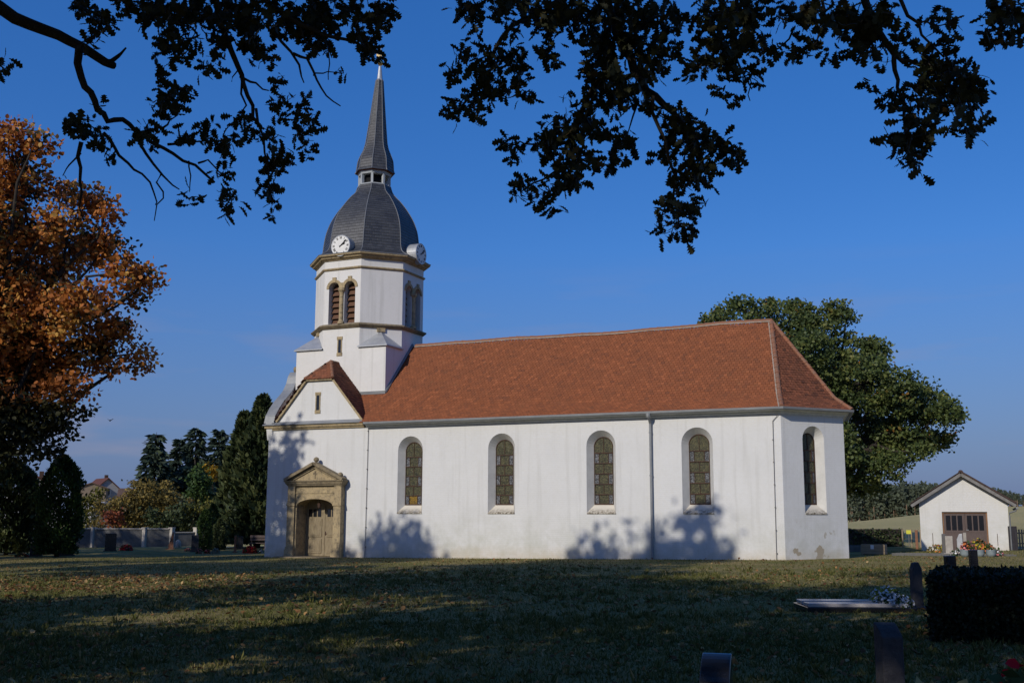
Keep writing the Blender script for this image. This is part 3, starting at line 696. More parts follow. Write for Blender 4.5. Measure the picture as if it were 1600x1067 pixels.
for (q, nrm, a, u) in bel:
    P, o, li = q
    if nrm[0] < -.5 or nrm[1] > .5:
        o['rv'].build('belfry_reveal', MT['reveal'], tower); continue
    sr = MB(); K = 14
    for (ri, ro, dd) in ((.33, .49, .04),):
        for k in range(K):
            th0, th1 = math.pi*k/K, math.pi*(k+1)/K
            quad = [(o['c']+r_*math.cos(t_), o['sp']+r_*math.sin(t_)) for r_, t_ in ((ri, th0), (ro, th0), (ro, th1), (ri, th1))]
            sr.prism([P(x, z, -.04) for x, z in quad], np.array(P(0, 0, .06))-np.array(P(0, 0, 0)))
    ks = [(o['c']-.09, o['sp']+.32), (o['c']+.09, o['sp']+.32), (o['c']+.12, o['sp']+.60), (o['c']-.12, o['sp']+.60)]
    sr.prism([P(x, z, -.06) for x, z in ks], np.array(P(0, 0, .07))-np.array(P(0, 0, 0)))
    bw = sr.build('belfry_window', MT['sandstone'], tower)
    o['rv'].build('reveal', MT['reveal'], bw)
    n3 = np.array([nrm[0], nrm[1], 0]); u3 = np.array([u[0], u[1], 0])
    for j in range(7):
        z = 12.40+j*.315
        hw = .325 if z < 14.14 else math.sqrt(max(.33**2-(z+.06-o['sp'])**2, .003))-.01
        if hw < .06: continue
        c = np.array(P(o['c'], z, .36)); sl_ = MB()
        sl_.obox(c, u3*hw, (n3*.085+np.array([0, 0, -.145])), (n3*.86+np.array([0, 0, .50]))*.012); sl_.build('slat', MT['louvre'], bw)
for (q, nrm, a, u) in bel[::2]:
    if nrm[0] < -.5 or nrm[1] > .5: continue
    l_ = 2*T_; c = np.array([*(a+u*l_/2), 0])+np.array([*nrm, 0])*.03
    co = MB(); co.lathe([(.19, 12.20), (.19, 12.30), (.15, 12.34), (.125, 12.42), (.115, 13.8), (.13, 13.84), (.115, 13.87), (.16, 13.98), (.20, 14.02), (.20, 14.16)], 14, (c[0], c[1])); co.build('column', MT['sandstone'], tower, smooth=False)
    u3 = np.array([*u, 0]); n3 = np.array([*nrm, 0])
    MB().obox(c+np.array([0, 0, 14.30])-n3*.05, u3*.17, n3*.07, (0, 0, .16)).build('springer', MT['sandstone'], tower)
oc = octa
MB().sweep(oc, [(-.05, 11.97), (.06, 11.97), (.16, 12.06), (.20, 12.10), (.20, 12.15), (.0, 12.235), (-.05, 12.235)], True).build('string_course', MT['sandstone_dark'], tower)
MB().sweep(oc, [(-.05, 15.17), (.05, 15.17), (.10, 15.22), (.10, 15.27), (.0, 15.31), (-.05, 15.31)], True).build('string_course', MT['sandstone'], tower)
MB().sweep(oc, [(-.3, 15.70), (.05, 15.70), (.10, 15.76), (.20, 15.80), (.24, 15.88), (.34, 15.92), (.36, 16.0), (-.3, 16.0)], True).build('tower_cornice', MT['sandstone'], tower)
MB().sweep(oc, [(-.3, 16.002), (.37, 16.002), (.385, 16.03), (.30, 16.065), (-.3, 16.065)], True).build('cornice_flashing', MT['zinc'], tower)
# corner caps between the square and the octagon
for sx_, sy_ in ((1, -1), (-1, -1), (1, 1), (-1, 1)):
    C_ = np.array([XC+sx_*(AP+.11), YC+sy_*(AP+.11), ZC-.05]); A_ = np.array([XC+sx_*(T_-.06), YC+sy_*(AP+.11), ZC-.05]); B_ = np.array([XC+sx_*(AP+.11), YC+sy_*(T_-.06), ZC-.05])
    q = AP/math.sqrt(2)-.02; X_ = np.array([XC+sx_*q, YC+sy_*q, 11.83])
    Ai = np.array([XC+sx_*(T_-.06), YC+sy_*(AP-.03), ZC+.0]); Bi = np.array([XC+sx_*(AP-.03), YC+sy_*(T_-.06), ZC+.0])
    cpm = MB(); up_ = np.array([0, 0, .06])
    cpm.poly([A_+up_, C_+up_, X_]); cpm.poly([C_+up_, B_+up_, X_]); cpm.poly([A_, C_, C_+up_, A_+up_]); cpm.poly([C_, B_, B_+up_, C_+up_]); cpm.poly([A_, B_, C_]); cpm.poly([A_+up_, X_, Ai]); cpm.poly([B_+up_, Bi, X_])
    cpm.build('corner_cap', MT['zinc_bright'], tower)
    kb = np.array([XC+sx_*AP/math.sqrt(2), YC+sy_*AP/math.sqrt(2), 11.88]); e_ = np.array([-sx_*sy_*1.0, 1.0, 0]); e_ /= np.linalg.norm(e_)
    nn = np.array([sx_, sy_, 0])/math.sqrt(2)
    MB().obox(kb+nn*.03, e_*.22, nn*.06, (0, 0, .10)).build('corbel', MT['sandstone'], tower)
slit(tower, 3.15, YC-AP, 10.66, 11.36, .095)
# flashing along the roof slope on the east side
fl = MB(); zz0 = float(zt((y0+.42)/(YC+.42)))
fl.tube([(x1+.03, y0-.02, zz0+.05), (x1+.03, YC, ZR+.05)], .075, 6); fl.box(GC+1.2, x1+.05, y0-.06, y0+.0, zz0-.02, zz0+.14)
fl.build('flashing', MT['lead'], tower)

# ---- slate dome, lantern and spire (the old spire leans a little)
RT = rt[:2]/np.linalg.norm(rt[:2])
def lean(z): k = max(0.0, (z-16.0))*.026; return (RT[0]*k, RT[1]*k)
def slate_shell(name, prof, parent, course=.17):
    prof = np.array(prof); s = np.concatenate([[0], np.cumsum(np.hypot(*np.diff(prof, axis=0).T))])
    n = max(2, int(s[-1]/course)); V = []; F = []; UVs = []
    # smooth interpolation of the outline
    def ev(q): return np.interp(q, s, prof[:, 0]), np.interp(q, s, prof[:, 1])
    for k in range(n):
        (ra, za), (rb, zb) = ev(s[-1]*k/n), ev(s[-1]*(k+1)/n)
        for i in range(8):
            q0, q1 = math.pi/8+i*math.pi/4, math.pi/8+(i+1)*math.pi/4; m = len(V); da, db = lean(za), lean(zb)
            st = .014
            for r_, z_, d_ in ((ra+st, za, da), (rb+.001, zb, db)):
                for q in (q0, q1): V.append((XC+d_[0]+r_*math.cos(q), YC+d_[1]+r_*math.sin(q), z_))
            for q in (q0, q1): V.append((XC+da[0]+(ra-.002)*math.cos(q), YC+da[1]+(ra-.002)*math.sin(q), za+.002))
            F.append((m, m+1, m+3, m+2)); F.append((m+4, m+5, m+1, m))
            ha, hb = ra*math.sin(math.pi/8), rb*math.sin(math.pi/8); va, vb = s[-1]*k/n, s[-1]*(k+1)/n
            UVs += [(-ha+i*7.3, va), (ha+i*7.3, va), (hb+i*7.3, vb), (-hb+i*7.3, vb)]+[(0, va)]*4
    me = bpy.data.meshes.new(name); me.from_pydata(V, [], F); uv = me.uv_layers.new(name='UVMap')
    uv.data.foreach_set('uv', np.array(UVs, np.float32).ravel()); me.update()
    o = link(name, me, MT['slate'], parent)
    hb_ = MB()
    for i in range(8):
        q = math.pi/8+i*math.pi/4
        hb_.tube([(XC+lean(z_)[0]+(r_+.012)*math.cos(q), YC+lean(z_)[1]+(r_+.012)*math.sin(q), z_) for r_, z_ in prof], .026, 5)
    hb_.build('hip_strip', MT['lead'], o)
    return o
def dense(pr, n=6):   # Catmull-Rom through the outline
    p = np.array(pr); o = []
    for i in range(len(p)-1):
        a, b, c, d = p[max(i-1, 0)], p[i], p[i+1], p[min(i+2, len(p)-1)]
        for k in range(n): t = k/n; o.append(.5*((2*b)+(-a+c)*t+(2*a-5*b+4*c-d)*t*t+(-a+3*b-3*c+d)*t**3))
    o.append(p[-1]); return np.array(o)
dome = slate_shell('dome', dense([(3.30, 16.05), (2.88, 16.34), (2.72, 16.70), (2.66, 17.27), (2.55, 17.9), (2.32, 18.53), (1.94, 19.16), (1.54, 19.67), (1.28, 19.93), (1.06, 20.2), (.93, 20.56)]), tower)
lt = MB()
lt.lathe([(.96, 20.53), (.96, 20.58), (.90, 20.61)], 8, (XC+lean(20.6)[0], YC+lean(20.6)[1]), math.pi/8); lt.lathe([(.93, 21.15), (.95, 21.23), (1.0, 21.30)], 8, (XC+lean(21)[0], YC+lean(21)[1]), math.pi/8)
MT['lantern_paint'] = simple('lantern_paint', (.40, .42, .43), (.31, .33, .34), 5, .7)
lantern = lt.build('lantern', MT['lantern_paint'], tower)
lx = lean(20.9)
for i in range(8):
    q = math.pi/8+i*math.pi/4; c = np.array([XC+lx[0]+.84*math.cos(q), YC+lx[1]+.84*math.sin(q), 20.87])
    MB().obox(c, np.array([math.cos(q), math.sin(q), 0])*.08, np.array([-math.sin(q), math.cos(q), 0])*.062, (0, 0, .29)).build('post', MT['lantern_paint'], lantern)
MB().lathe([(.60, 20.55), (.60, 21.25)], 8, (XC+lx[0], YC+lx[1]), math.pi/8).build('dark_core', MT['void'], lantern)  # black core added so the open lantern looks dark inside
ls = lean(21.3)
MB().lathe([(.80, 21.20), (1.03, 21.31), (1.10, 21.33), (1.10, 21.36), (.5, 21.38)], 8, (XC+ls[0], YC+ls[1]), math.pi/8).build('soffit', MT['wood_red'], lantern)
slate_shell('spire', dense([(1.13, 21.34), (1.06, 21.52), (1.03, 21.8), (.985, 22.1), (.865, 22.42), (.72, 22.74), (.635, 23.05), (.58, 23.4), (.41, 24.94), (.20, 26.97)], 5), tower)
lf = lean(27.4); fx, fy = XC+lf[0], YC+lf[1]
fn = MB().lathe([(.215, 26.93), (.19, 26.99), (.16, 27.05), (.085, 27.80)], 8, (fx, fy), math.pi/8); fn.tube([(fx, fy, 27.8), (fx+.03, fy, 29.05)], [.03, .018], 6)
finial = fn.build('spire_finial', MT['zinc_bright'], tower)
gl = MB(); gl.sphere((fx+.01, fy, 28.02), .17, 12, 8); gl.build('gilt_ball', MT['gilt'], finial, smooth=True)
vn = MB(); vn.prism([(fx-.26, fy, 28.45), (fx-.10, fy, 28.41), (fx+.12, fy, 28.43), (fx+.26, fy, 28.52), (fx+.12, fy, 28.60), (fx-.10, fy, 28.57), (fx-.26, fy, 28.64)], (0, .02, 0)); vn.build('weather_vane', MT['gilt'], finial)
# clocks
ROM = ['XII', 'I', 'II', 'III', 'IIII', 'V', 'VI', 'VII', 'VIII', 'IX', 'X', 'XI']
def clock(nrm, zc, front):
    n3 = np.array([nrm[0], nrm[1], 0.0]); u3 = np.array([-nrm[1], nrm[0], 0.0]); k3 = np.array([0, 0, 1.0])
    rr = .55; lz = lean(zc)
    C = np.array([XC+lz[0], YC+lz[1], zc])
    dr = MB(); rings = []
    for (dd, r_) in ((front-.95, rr+.02), (front-.03, rr+.03), (front, rr+.045), (front+.015, rr+.03), (front+.012, rr-.005)):
        rings.append(dr.pts([C+n3*dd+(u3*math.cos(t)+k3*math.sin(t))*r_ for t in np.linspace(0, 2*math.pi, 33)[:-1]]))
    for A, B in zip(rings, rings[1:]):
        for i in range(32): dr.f.append((A[i], A[(i+1) % 32], B[(i+1) % 32], B[i]))
    ck = dr.build('clock', MT['zinc_bright'], tower, smooth=False)
    MB().prism([C+n3*(front-.005)+(u3*math.cos(t)+k3*math.sin(t))*rr for t in np.linspace(0, 2*math.pi, 33)[:-1]], n3*.008).build('clock_face', MT['clock_face'], ck)
    def stroke(mb, a, b, wd, dd=front+.006):
        a, b = np.array(a), np.array(b); d = b-a; l_ = np.linalg.norm(d); d = d/l_; p = np.array([-d[1], d[0]])
        mb.obox(C+n3*dd+u3*(a[0]+b[0])/2+k3*(a[1]+b[1])/2, (u3*d[0]+k3*d[1])*l_/2, n3*.004, (u3*p[0]+k3*p[1])*wd)
    for h, s_ in enumerate(ROM):
        th = R_(30*h); rad = np.array([math.sin(th), math.cos(th)]); tan = np.array([math.cos(th), -math.sin(th)])
        mb = MB(); ws = {'I': .038, 'V': .075, 'X': .075}; tot = sum(ws[c] for c in s_); x = -tot/2
        for c in s_:
            w_ = ws[c]; xm = x+w_/2; lo, hi = .375, .50
            pt = lambda xx, r_: rad*r_+tan*xx
            if c == 'I': stroke(mb, pt(xm, lo), pt(xm, hi), .011)
            elif c == 'V': stroke(mb, pt(x+.008, hi), pt(xm, lo), .012); stroke(mb, pt(x+w_-.008, hi), pt(xm, lo), .008)
            else: stroke(mb, pt(x+.006, hi), pt(x+w_-.006, lo), .012); stroke(mb, pt(x+w_-.006, hi), pt(x+.006, lo), .008)
            x += w_
        mb.build('numeral', MT['black'], ck)
    for (deg, ln, wd, dd) in ((64, .30, .026, front+.018), (48, .46, .019, front+.028)):
        th = R_(deg); rad = np.array([math.sin(th), math.cos(th)]); mb = MB(); stroke(mb, -rad*.10, rad*ln, wd, dd); stroke(mb, rad*ln*.62, rad*ln*.84, wd*1.8, dd); mb.build('clock_hand', MT['black'], ck)
clock((0, -1), 16.44, 3.08); clock((1, 0), 16.36, 3.24)
# ------------------------------------------------------------------ plants: helpers
def randrot(n, r, up=0.0):
    q = r.normal(size=(n, 4)); q /= np.linalg.norm(q, axis=1)[:, None]; w_, x, y, z = q.T
    return np.stack([np.stack([1-2*(y*y+z*z), 2*(x*y-z*w_), 2*(x*z+y*w_)], -1), np.stack([2*(x*y+z*w_), 1-2*(x*x+z*z), 2*(y*z-x*w_)], -1), np.stack([2*(x*z-y*w_), 2*(y*z+x*w_), 1-2*(x*x+y*y)], -1)], 1)
QUADV = np.array([(-.34, .30, .05), (0, 0, -.03), (.34, .30, .05), (.30, .68, .06), (0, 1, .0), (-.30, .68, .06), (0, .5, -.04)]); QUADF = np.array([(1, 2, 3, 6), (1, 6, 5, 0), (6, 3, 4, 5)])
RHV = np.array([(0, 0, 0), (.36, .5, .07), (0, 1, 0), (-.36, .5, .07)]); RHF = np.array([(0, 1, 2, 3)])
_h = [(0, 0), (.045, .05), (.035, .13), (.15, .22), (.075, .30), (.235, .42), (.11, .51), (.275, .65), (.13, .73), (.20, .86), (.09, .93), (0, 1)]
_h = [(x*1.22, y) for x, y in _h]
OAKV = np.array([v for (x, y) in _h for v in ((-x, y, .12*x+.05*math.sin(y*5)), (0, y, .05*math.sin(y*5)-.015), (x, y*.985, .14*x+.05*math.sin(y*5)))])
OAKF = np.array([f for k in range(len(_h)-1) for f in ((3*k, 3*k+1, 3*k+4, 3*k+3), (3*k+1, 3*k+2, 3*k+5, 3*k+4))])
def cloud(P, size, V0, F0, r, Rm=None, rnd=None):
    n = len(P); Rm = randrot(n, r) if Rm is None else Rm
    V = P[:, None]+np.einsum('nij,kj->nki', Rm, V0)*np.asarray(size)[:, None, None]; k = len(V0)
    F = (F0[None]+(np.arange(n)*k)[:, None, None]).reshape(-1, F0.shape[1])
    rnd = r.random(n) if rnd is None else rnd
    return V.reshape(-1, 3), F, np.repeat(rnd, len(F0))
def join(parts):
    V = []; F = []; Rn = []; o = 0
    for v, f, q in parts: V.append(v); F.append(f+o); Rn.append(q); o += len(v)
    return np.concatenate(V), np.concatenate(F), np.concatenate(Rn)
def dirrot(D, r):   # matrices whose Y axis is D, random roll
    D = D/np.linalg.norm(D, axis=1)[:, None]; a = r.normal(size=D.shape); a -= (a*D).sum(1)[:, None]*D; a /= np.linalg.norm(a, axis=1)[:, None]
    return np.stack([a, D, np.cross(a, D)], -1)
def clumps(blobs, r, per, nl, sig, shell=.55):
    """leaf positions: sub-clumps on ellipsoids; blobs: (x,y,z,rx,ry,rz)"""
    out = []; cr = []
    for (x, y, z, a, b, c) in blobs:
        n = max(4, int(per*(a*b*c)**(2/3)*1.0)); d = r.normal(size=(n, 3)); d /= np.linalg.norm(d, axis=1)[:, None]
        q = (shell+(1-shell)*r.random(n))[:, None]*d*np.array([a, b, c])+np.array([x, y, z]); out.append(q)
    C = np.concatenate(out); sg = sig*(.6+.8*r.random(len(C)))
    P = np.repeat(C, nl, 0)+np.clip(r.normal(size=(len(C)*nl, 3)), -1.5, 1.5)*np.repeat(sg, nl)[:, None]*np.array([1, 1, .7])
    return P, np.repeat(r.random(len(C)), nl), C
def limb(mb, A, B, r0, r1, r, n=5, sag=.0, wob=.06, sides=7):
    A, B = np.asarray(A, float), np.asarray(B, float); l_ = np.linalg.norm(B-A); pts_ = []
    for k in range(n+1):
        t = k/n; p = A+(B-A)*t; p = p+np.array([0, 0, sag*l_*math.sin(math.pi*t)])
        if 0 < k < n: p = p+r.normal(size=3)*wob*l_
        pts_.append(p)
    mb.tube(pts_, [r0+(r1-r0)*k/n for k in range(n+1)], sides); return pts_
def broad_tree(name, label, cat, base, th, tr, blobs, mat, r, per=16, nl=14, sig=.35, size=.30, shape=(RHV, RHF), group=None, shell=.5, colfn=None, lean_=(0, 0), cut=None, twigs=0):
    t = thing(name, label, cat, base, group=group); b0 = np.asarray(base, float)
    tk = MB(); top = np.array([lean_[0], lean_[1], th])
    pts_ = limb(tk, (0, 0, -.3), top, tr, tr*.6, r, 6, wob=.012, sides=12)
    for (x, y, z, a, b, c) in blobs:
        P = np.array([x, y, z])-b0; k = r.integers(3, 7); s_ = pts_[min(k, len(pts_)-1)]
        if P[2] < s_[2]: s_ = pts_[min(3, len(pts_)-1)]
        limb(tk, s_, P, tr*.42, tr*.08, r, 5, sag=.05, wob=.04, sides=6)
    tk.build('trunk', MT['bark'], t, smooth=True)
    P, cr, C = clumps(blobs, r, per, nl, sig, shell)
    if cut is not None: k = cut(P); P, cr = P[k], cr[k]
    n = len(P); rn = np.clip(cr*.6+r.random(n)*.4, 0, 1) if colfn is None else colfn(P, cr, r)
    if twigs:
        tw_ = MB()
        for c in C[::twigs]:
            bl = min(blobs, key=lambda q: (q[0]-c[0])**2+(q[1]-c[1])**2+(q[2]-c[2])**2); limb(tw_, np.array(bl[:3])-b0, c-b0, .03, .008, r, 3, wob=.05, sides=4)
        tw_.build('twigs', MT['bark'], t, kind='stuff')
    V, F, q = cloud(P-b0, size*(.7+.6*r.random(n)), shape[0], shape[1], r, rnd=rn)
    link('crown', np_mesh('crown', V, F, q), mat, t, 'stuff'); return t

MT['leaf_oak_dark'] = leafmat('oak_leaf', [(0, (.018, .022, .009)), (.5, (.027, .031, .011)), (.93, (.040, .038, .013)), (1, (.085, .050, .014))], .6, .12)
MT['leaf_autumn'] = leafmat('autumn_leaf', [(0, (.020, .026, .010)), (.18, (.045, .042, .014)), (.34, (.20, .066, .016)), (.6, (.40, .130, .026)), (.85, (.50, .205, .045)), (1, (.52, .30, .07))], .55, .28)
MT['leaf_linden'] = leafmat('maple_leaf', [(0, (.032, .050, .018)), (.4, (.072, .102, .030)), (.75, (.130, .155, .044)), (.93, (.20, .20, .055)), (.97, (.28, .12, .025)), (1, (.34, .14, .03))], .5, .25)
MT['leaf_spruce'] = leafmat('spruce_needles', [(0, (.018, .030, .022)), (.5, (.036, .056, .038)), (1, (.070, .095, .054))], .6, .1)
MT['leaf_cypress'] = leafmat('cypress_spray', [(0, (.018, .030, .014)), (.5, (.042, .062, .024)), (1, (.10, .115, .040))], .6, .1)
MT['leaf_thuja'] = leafmat('thuja_spray', [(0, (.016, .034, .010)), (.5, (.032, .064, .014)), (1, (.060, .100, .022))], .6, .12)
MT['leaf_yellow'] = leafmat('yellow_leaf', [(0, (.20, .13, .015)), (1, (.46, .28, .03))], .6, .3)
MT['leaf_brown'] = leafmat('brown_shrub_leaf', [(0, (.06, .055, .018)), (.4, (.16, .125, .035)), (.75, (.27, .19, .05)), (1, (.34, .26, .07))], .6, .25)
MT['leaf_red'] = leafmat('red_shrub_leaf', [(0, (.10, .035, .016)), (1, (.32, .085, .035))], .6, .25)
MT['leaf_lime'] = leafmat('yellow_green_leaf', [(0, (.06, .07, .015)), (1, (.20, .18, .035))], .6, .25)
MT['leaf_hedge'] = leafmat('hedge_leaf', [(0, (.008, .012, .006)), (1, (.022, .032, .012))], .6, .08)
MT['leaf_pine'] = leafmat('pine_needles', [(0, (.045, .058, .040)), (.5, (.072, .088, .055)), (1, (.10, .112, .062))], .7, .1)  # needles lightened, the slight distance haze is put into their colour
MT['grass'] = leafmat('grass_blade', [(0, (.058, .068, .016)), (.5, (.135, .135, .040)), (.8, (.24, .205, .080)), (1, (.36, .28, .13))], .8, .2, spec=.1)
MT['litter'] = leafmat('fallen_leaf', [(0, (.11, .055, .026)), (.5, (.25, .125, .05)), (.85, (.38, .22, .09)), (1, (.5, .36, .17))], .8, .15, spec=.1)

# ------------------------------------------------------------------ the oak over the camera
BL_A = [(0,103,12),(125,12,22),(155,38,24),(140,62,13),(172,30,12),(125,200,24),(150,215,17),(155,168,9),(165,240,11),(110,190,10),
 (250,115,13),(265,150,24),(255,175,14),(240,168,8),(282,140,14),(228,215,19),(242,200,11),(290,212,15),(325,205,17),(350,225,20),(375,190,13),(365,210,12),
 (345,275,14),(358,305,19),(352,325,10),(300,308,11),(200,8,22),(235,15,28),(270,28,32),(310,20,36),(345,25,36),(262,70,24),(285,88,16),(330,105,19),(300,60,20),(390,20,35),(350,60,22),
 (395,45,34),(440,28,36),(480,28,34),(505,55,26),(500,18,34),(405,82,18),(412,95,12),(545,18,30),(580,22,30),(605,10,18),(570,58,26),(580,82,18),(598,92,9),(515,68,15),
 (430,128,12),(438,150,13),(470,165,14),(482,190,18),(474,218,16),(478,236,10),(395,205,17),(420,215,15),(440,235,15),(425,262,22),(440,250,16),(420,300,17),(432,315,12),(426,338,7),(440,178,12),(533,114,7)]
BL_B = [(720,12,17),(750,12,20),(730,26,11),(790,15,30),(830,20,30),(860,40,26),(800,42,16),(720,85,15),(742,70,13),(708,112,14),(745,110,23),(780,92,22),(805,82,20),(852,80,18),(862,98,11),(812,118,22),(780,130,20),(760,145,20),(738,165,18),(703,165,12),(716,180,12),(745,185,9),(822,145,13),
 (880,25,35),(920,20,35),(960,20,35),(1000,25,35),(1040,25,28),(1065,28,13),(940,60,33),(980,70,33),(1018,70,24),(1046,75,15),(930,100,26),(960,115,30),(1000,110,27),(1032,98,13),(940,142,26),(980,142,28),(1008,152,17),(920,162,20),(950,160,22),(900,185,17),(888,145,8),
 (870,202,25),(892,215,25),(852,225,25),(920,197,22),(940,210,17),(956,242,21),(977,217,13),(986,226,11),(910,250,21),(880,250,17),(800,226,14),(786,222,10),(810,246,12),(900,280,21),(870,290,19),(852,310,19),(890,265,14),(860,331,10),(820,290,13),(800,292,9),(815,306,11),
 (1036,180,14),(1060,187,19),(1086,192,18),(1050,212,22),(1090,220,28),(1120,222,24),(1140,236,19),(1156,250,11),(1040,240,16),(1080,255,24),(1110,260,19),(1060,282,20),(1090,280,18),(1040,322,21),(1076,322,21),(1096,326,10),(1060,350,21),(1040,360,13),(1080,370,11),(1028,345,9)]
BL_C = [(1110,20,25),(1140,20,33),(1175,20,28),(1120,60,26),(1150,70,28),(1185,60,14),(1090,102,15),(1075,120,8),(1110,102,19),(1140,106,15),(1165,112,15),(1181,130,8),(1132,136,13),(1146,156,8),
 (1230,15,20),(1260,15,24),(1256,45,15),(1220,77,11),(1192,77,13),(1240,82,13),(1272,70,13),(1290,28,26),(1320,28,28),(1350,33,30),(1342,70,21),(1362,82,16),(1312,86,10),(1376,94,7),(1382,23,24),(1292,84,8),
 (1406,55,14),(1460,23,12),(1482,40,13),(1470,62,11),(1412,80,10),(1490,77,11),(1450,92,22),(1480,110,29),(1510,122,24),(1530,136,14),(1440,130,20),(1470,150,28),(1500,160,24),(1526,195,16),(1510,206,11),(1490,200,8),(1402,150,18),(1376,156,12),(1358,136,7),(1426,185,22),(1450,196,18),(1390,215,13),(1420,226,22),(1441,216,16),(1421,250,18),(1436,262,10),
 (1560,20,24),(1592,15,24),(1546,50,13),(1562,56,14),(1590,42,14),(1550,68,8)]
BR = [  # branches: pixel path at a distance, radii
 ([(-60,-22),(0,12),(45,38),(90,55),(130,75),(165,98),(178,103)], 7.6, .048, .026), ([(165,98),(185,88),(197,75)], 7.6, .020, .006),
 ([(124,74),(121,100),(127,122),(142,145),(152,172),(168,190),(192,187),(210,203),(235,222),(270,240),(305,258),(335,285)], 7.5, .028, .008),
 ([(215,206),(228,240),(255,275),(280,296)], 7.5, .014, .004), ([(252,272),(255,300),(245,320),(241,345)], 7.5, .007, .003), ([(162,208),(180,232),(200,255),(222,272),(240,300),(243,320)], 7.45, .013, .004),
 ([(127,222),(126,262),(128,300),(131,345)], 7.4, .015, .004), ([(126,240),(108,258),(98,275)], 7.4, .007, .003), ([(245,200),(262,195),(278,180)], 7.5, .010, .004), ([(262,226),(300,222),(330,215)], 7.5, .010, .004), ([(310,255),(325,250),(345,272)], 7.5, .008, .004), ([(295,252),(298,275),(296,300)], 7.5, .006, .003),
 ([(330,-20),(345,30),(352,55),(372,105),(380,130),(395,165),(408,198)], 7.2, .026, .010), ([(375,120),(400,130),(420,142)], 7.2, .010, .004), ([(378,128),(385,165),(382,190)], 7.2, .009, .003), ([(400,170),(412,215),(418,260),(425,320)], 7.2, .010, .004), ([(372,110),(362,128)], 7.2, .005, .003),
 ([(400,-15),(440,20),(470,40),(505,55),(540,62),(575,78)], 7.0, .022, .008), ([(430,50),(455,82),(470,115),(475,130)], 7.1, .012, .004), ([(458,84),(480,92),(495,125),(510,150),(532,166)], 7.1, .011, .004), ([(490,118),(505,115),(530,114)], 7.1, .006, .003), ([(518,72),(515,100),(513,125)], 7.0, .005, .003), ([(470,45),(480,70),(500,88)], 7.0, .008, .003),
 ([(930,-30),(955,20),(975,75),(990,110),(1010,142),(1038,165),(1062,190),(1090,225),(1100,270)], 6.9, .040, .012), ([(960,60),(950,90),(925,140),(905,190),(890,240),(870,290)], 6.9, .022, .008), ([(905,210),(860,230),(820,225),(800,228)], 6.9, .010, .004), ([(890,250),(850,280),(815,300)], 6.9, .009, .004),
 ([(900,-25),(850,20),(800,40),(775,75),(755,110),(735,150),(712,178)], 7.0, .020, .007), ([(1020,150),(1030,200),(1045,250),(1052,310),(1060,350)], 6.8, .014, .006), ([(995,165),(985,195),(978,215)], 6.9, .007, .003),
 ([(1150,-25),(1145,40),(1150,90),(1175,140)], 6.6, .016, .004), ([(1146,60),(1110,90),(1085,115)], 6.6, .009, .004), ([(1340,-30),(1362,30),(1380,60),(1397,85),(1398,110),(1402,138)], 6.4, .026, .010), ([(1398,85),(1420,95),(1460,110),(1500,130),(1525,190)], 6.4, .014, .006), ([(1402,138),(1412,180),(1425,240)], 6.4, .011, .005),
 ([(1395,-20),(1418,25),(1440,55),(1475,90)], 6.3, .013, .005), ([(1240,45),(1218,75),(1195,80)], 6.5, .007, .003), ([(1280,-20),(1290,40),(1275,70)], 6.5, .011, .004), ([(1560,-30),(1575,15),(1560,55)], 6.2, .014, .005), ([(1430,40),(1460,40),(1480,38)], 6.3, .006, .003), ([(1178,100),(1174,130),(1172,158)], 6.6, .005, .003)]
OB = np.array([33.6, -53.2, float(gz(33.6, -53.2))])
oak = thing('oak_tree', 'large dark oak whose leafy branches hang across the top of the view', 'tree', OB)
ro = np.random.default_rng(21)
trk = MB(); tp = limb(trk, (0, 0, -.4), (.3, .4, 9.5), .52, .30, ro, 8, wob=.008, sides=16)
trk.build('trunk', MT['bark'], oak, smooth=True)
OTOP = OB+tp[4]
def brpts(path, dist):
    Q = [at(x, y, dist*(1+.012*math.sin(.021*x+.013*y))) for x, y in path]; return Q
for k, (path, dist, ra, rb) in enumerate(BR):
    Q = brpts(path, dist); mb = MB(); pts_ = []; n_ = len(Q)
    if path[0][1] < 0:      # carry on back to the trunk
        A = OB+tp[3+k % 4]; B = Q[0]; m_ = (A+B)/2+np.array([0, 0, 1.1])
        pts_ = [A*(1-t)**2+m_*2*t*(1-t)+B*t*t for t in np.linspace(0, 1, 7)[:-1]]
    al = [p-OB for p in pts_]+[q-OB for q in Q]
    dn = []
    for a, b in zip(al, al[1:]):
        for t in (0, .5): dn.append(a+(b-a)*t+(ro.normal(size=3)*.012 if t else 0))
    dn.append(al[-1]); m = len(dn); k0 = 2*len(pts_)
    rad = [ra*(1+1.2*(k0-i)/max(k0, 1)) if i < k0 else ra+(rb-ra)*(i-k0)/max(m-1-k0, 1) for i in range(m)]
    mb.tube(dn, rad, 7); mb.build('branch', MT['bark'], oak, smooth=True)
LP = []; LS = []; PXS = []; twg = MB()
for grp, dist in ((BL_A, 7.3), (BL_B, 6.9), (BL_C, 6.4)):
    for (x, y, r_) in grp:
        D = dist*(1+.012*math.sin(.021*x+.013*y)); n = int(max(7, 3.5*math.pi*r_*r_/130)); c0 = at(x, y, D)
        # a few twigs with leaves in rosettes at their tips
        nt_ = max(2, int(r_/3.0)); tips = []
        for k in range(nt_):
            a = ro.random()*6.283; q = r_*.66*math.sqrt(ro.random()); p = at(x+q*math.cos(a), y+q*math.sin(a), D+ro.normal(0, .25*r_/25)); tips.append(p)
            limb(twg, c0-OB, p-OB, .006, .0025, ro, 2, wob=.06, sides=4)
        for k in range(n):
            p = tips[k % nt_]; LP.append(p+ro.normal(size=3)*.026*min(1, r_/14)); LS.append(.078*(.7+.6*ro.random())*(.8 if r_ < 10 else 1)); PXS.append(y)
twg.build('twigs', MT['bark'], oak, kind='stuff')
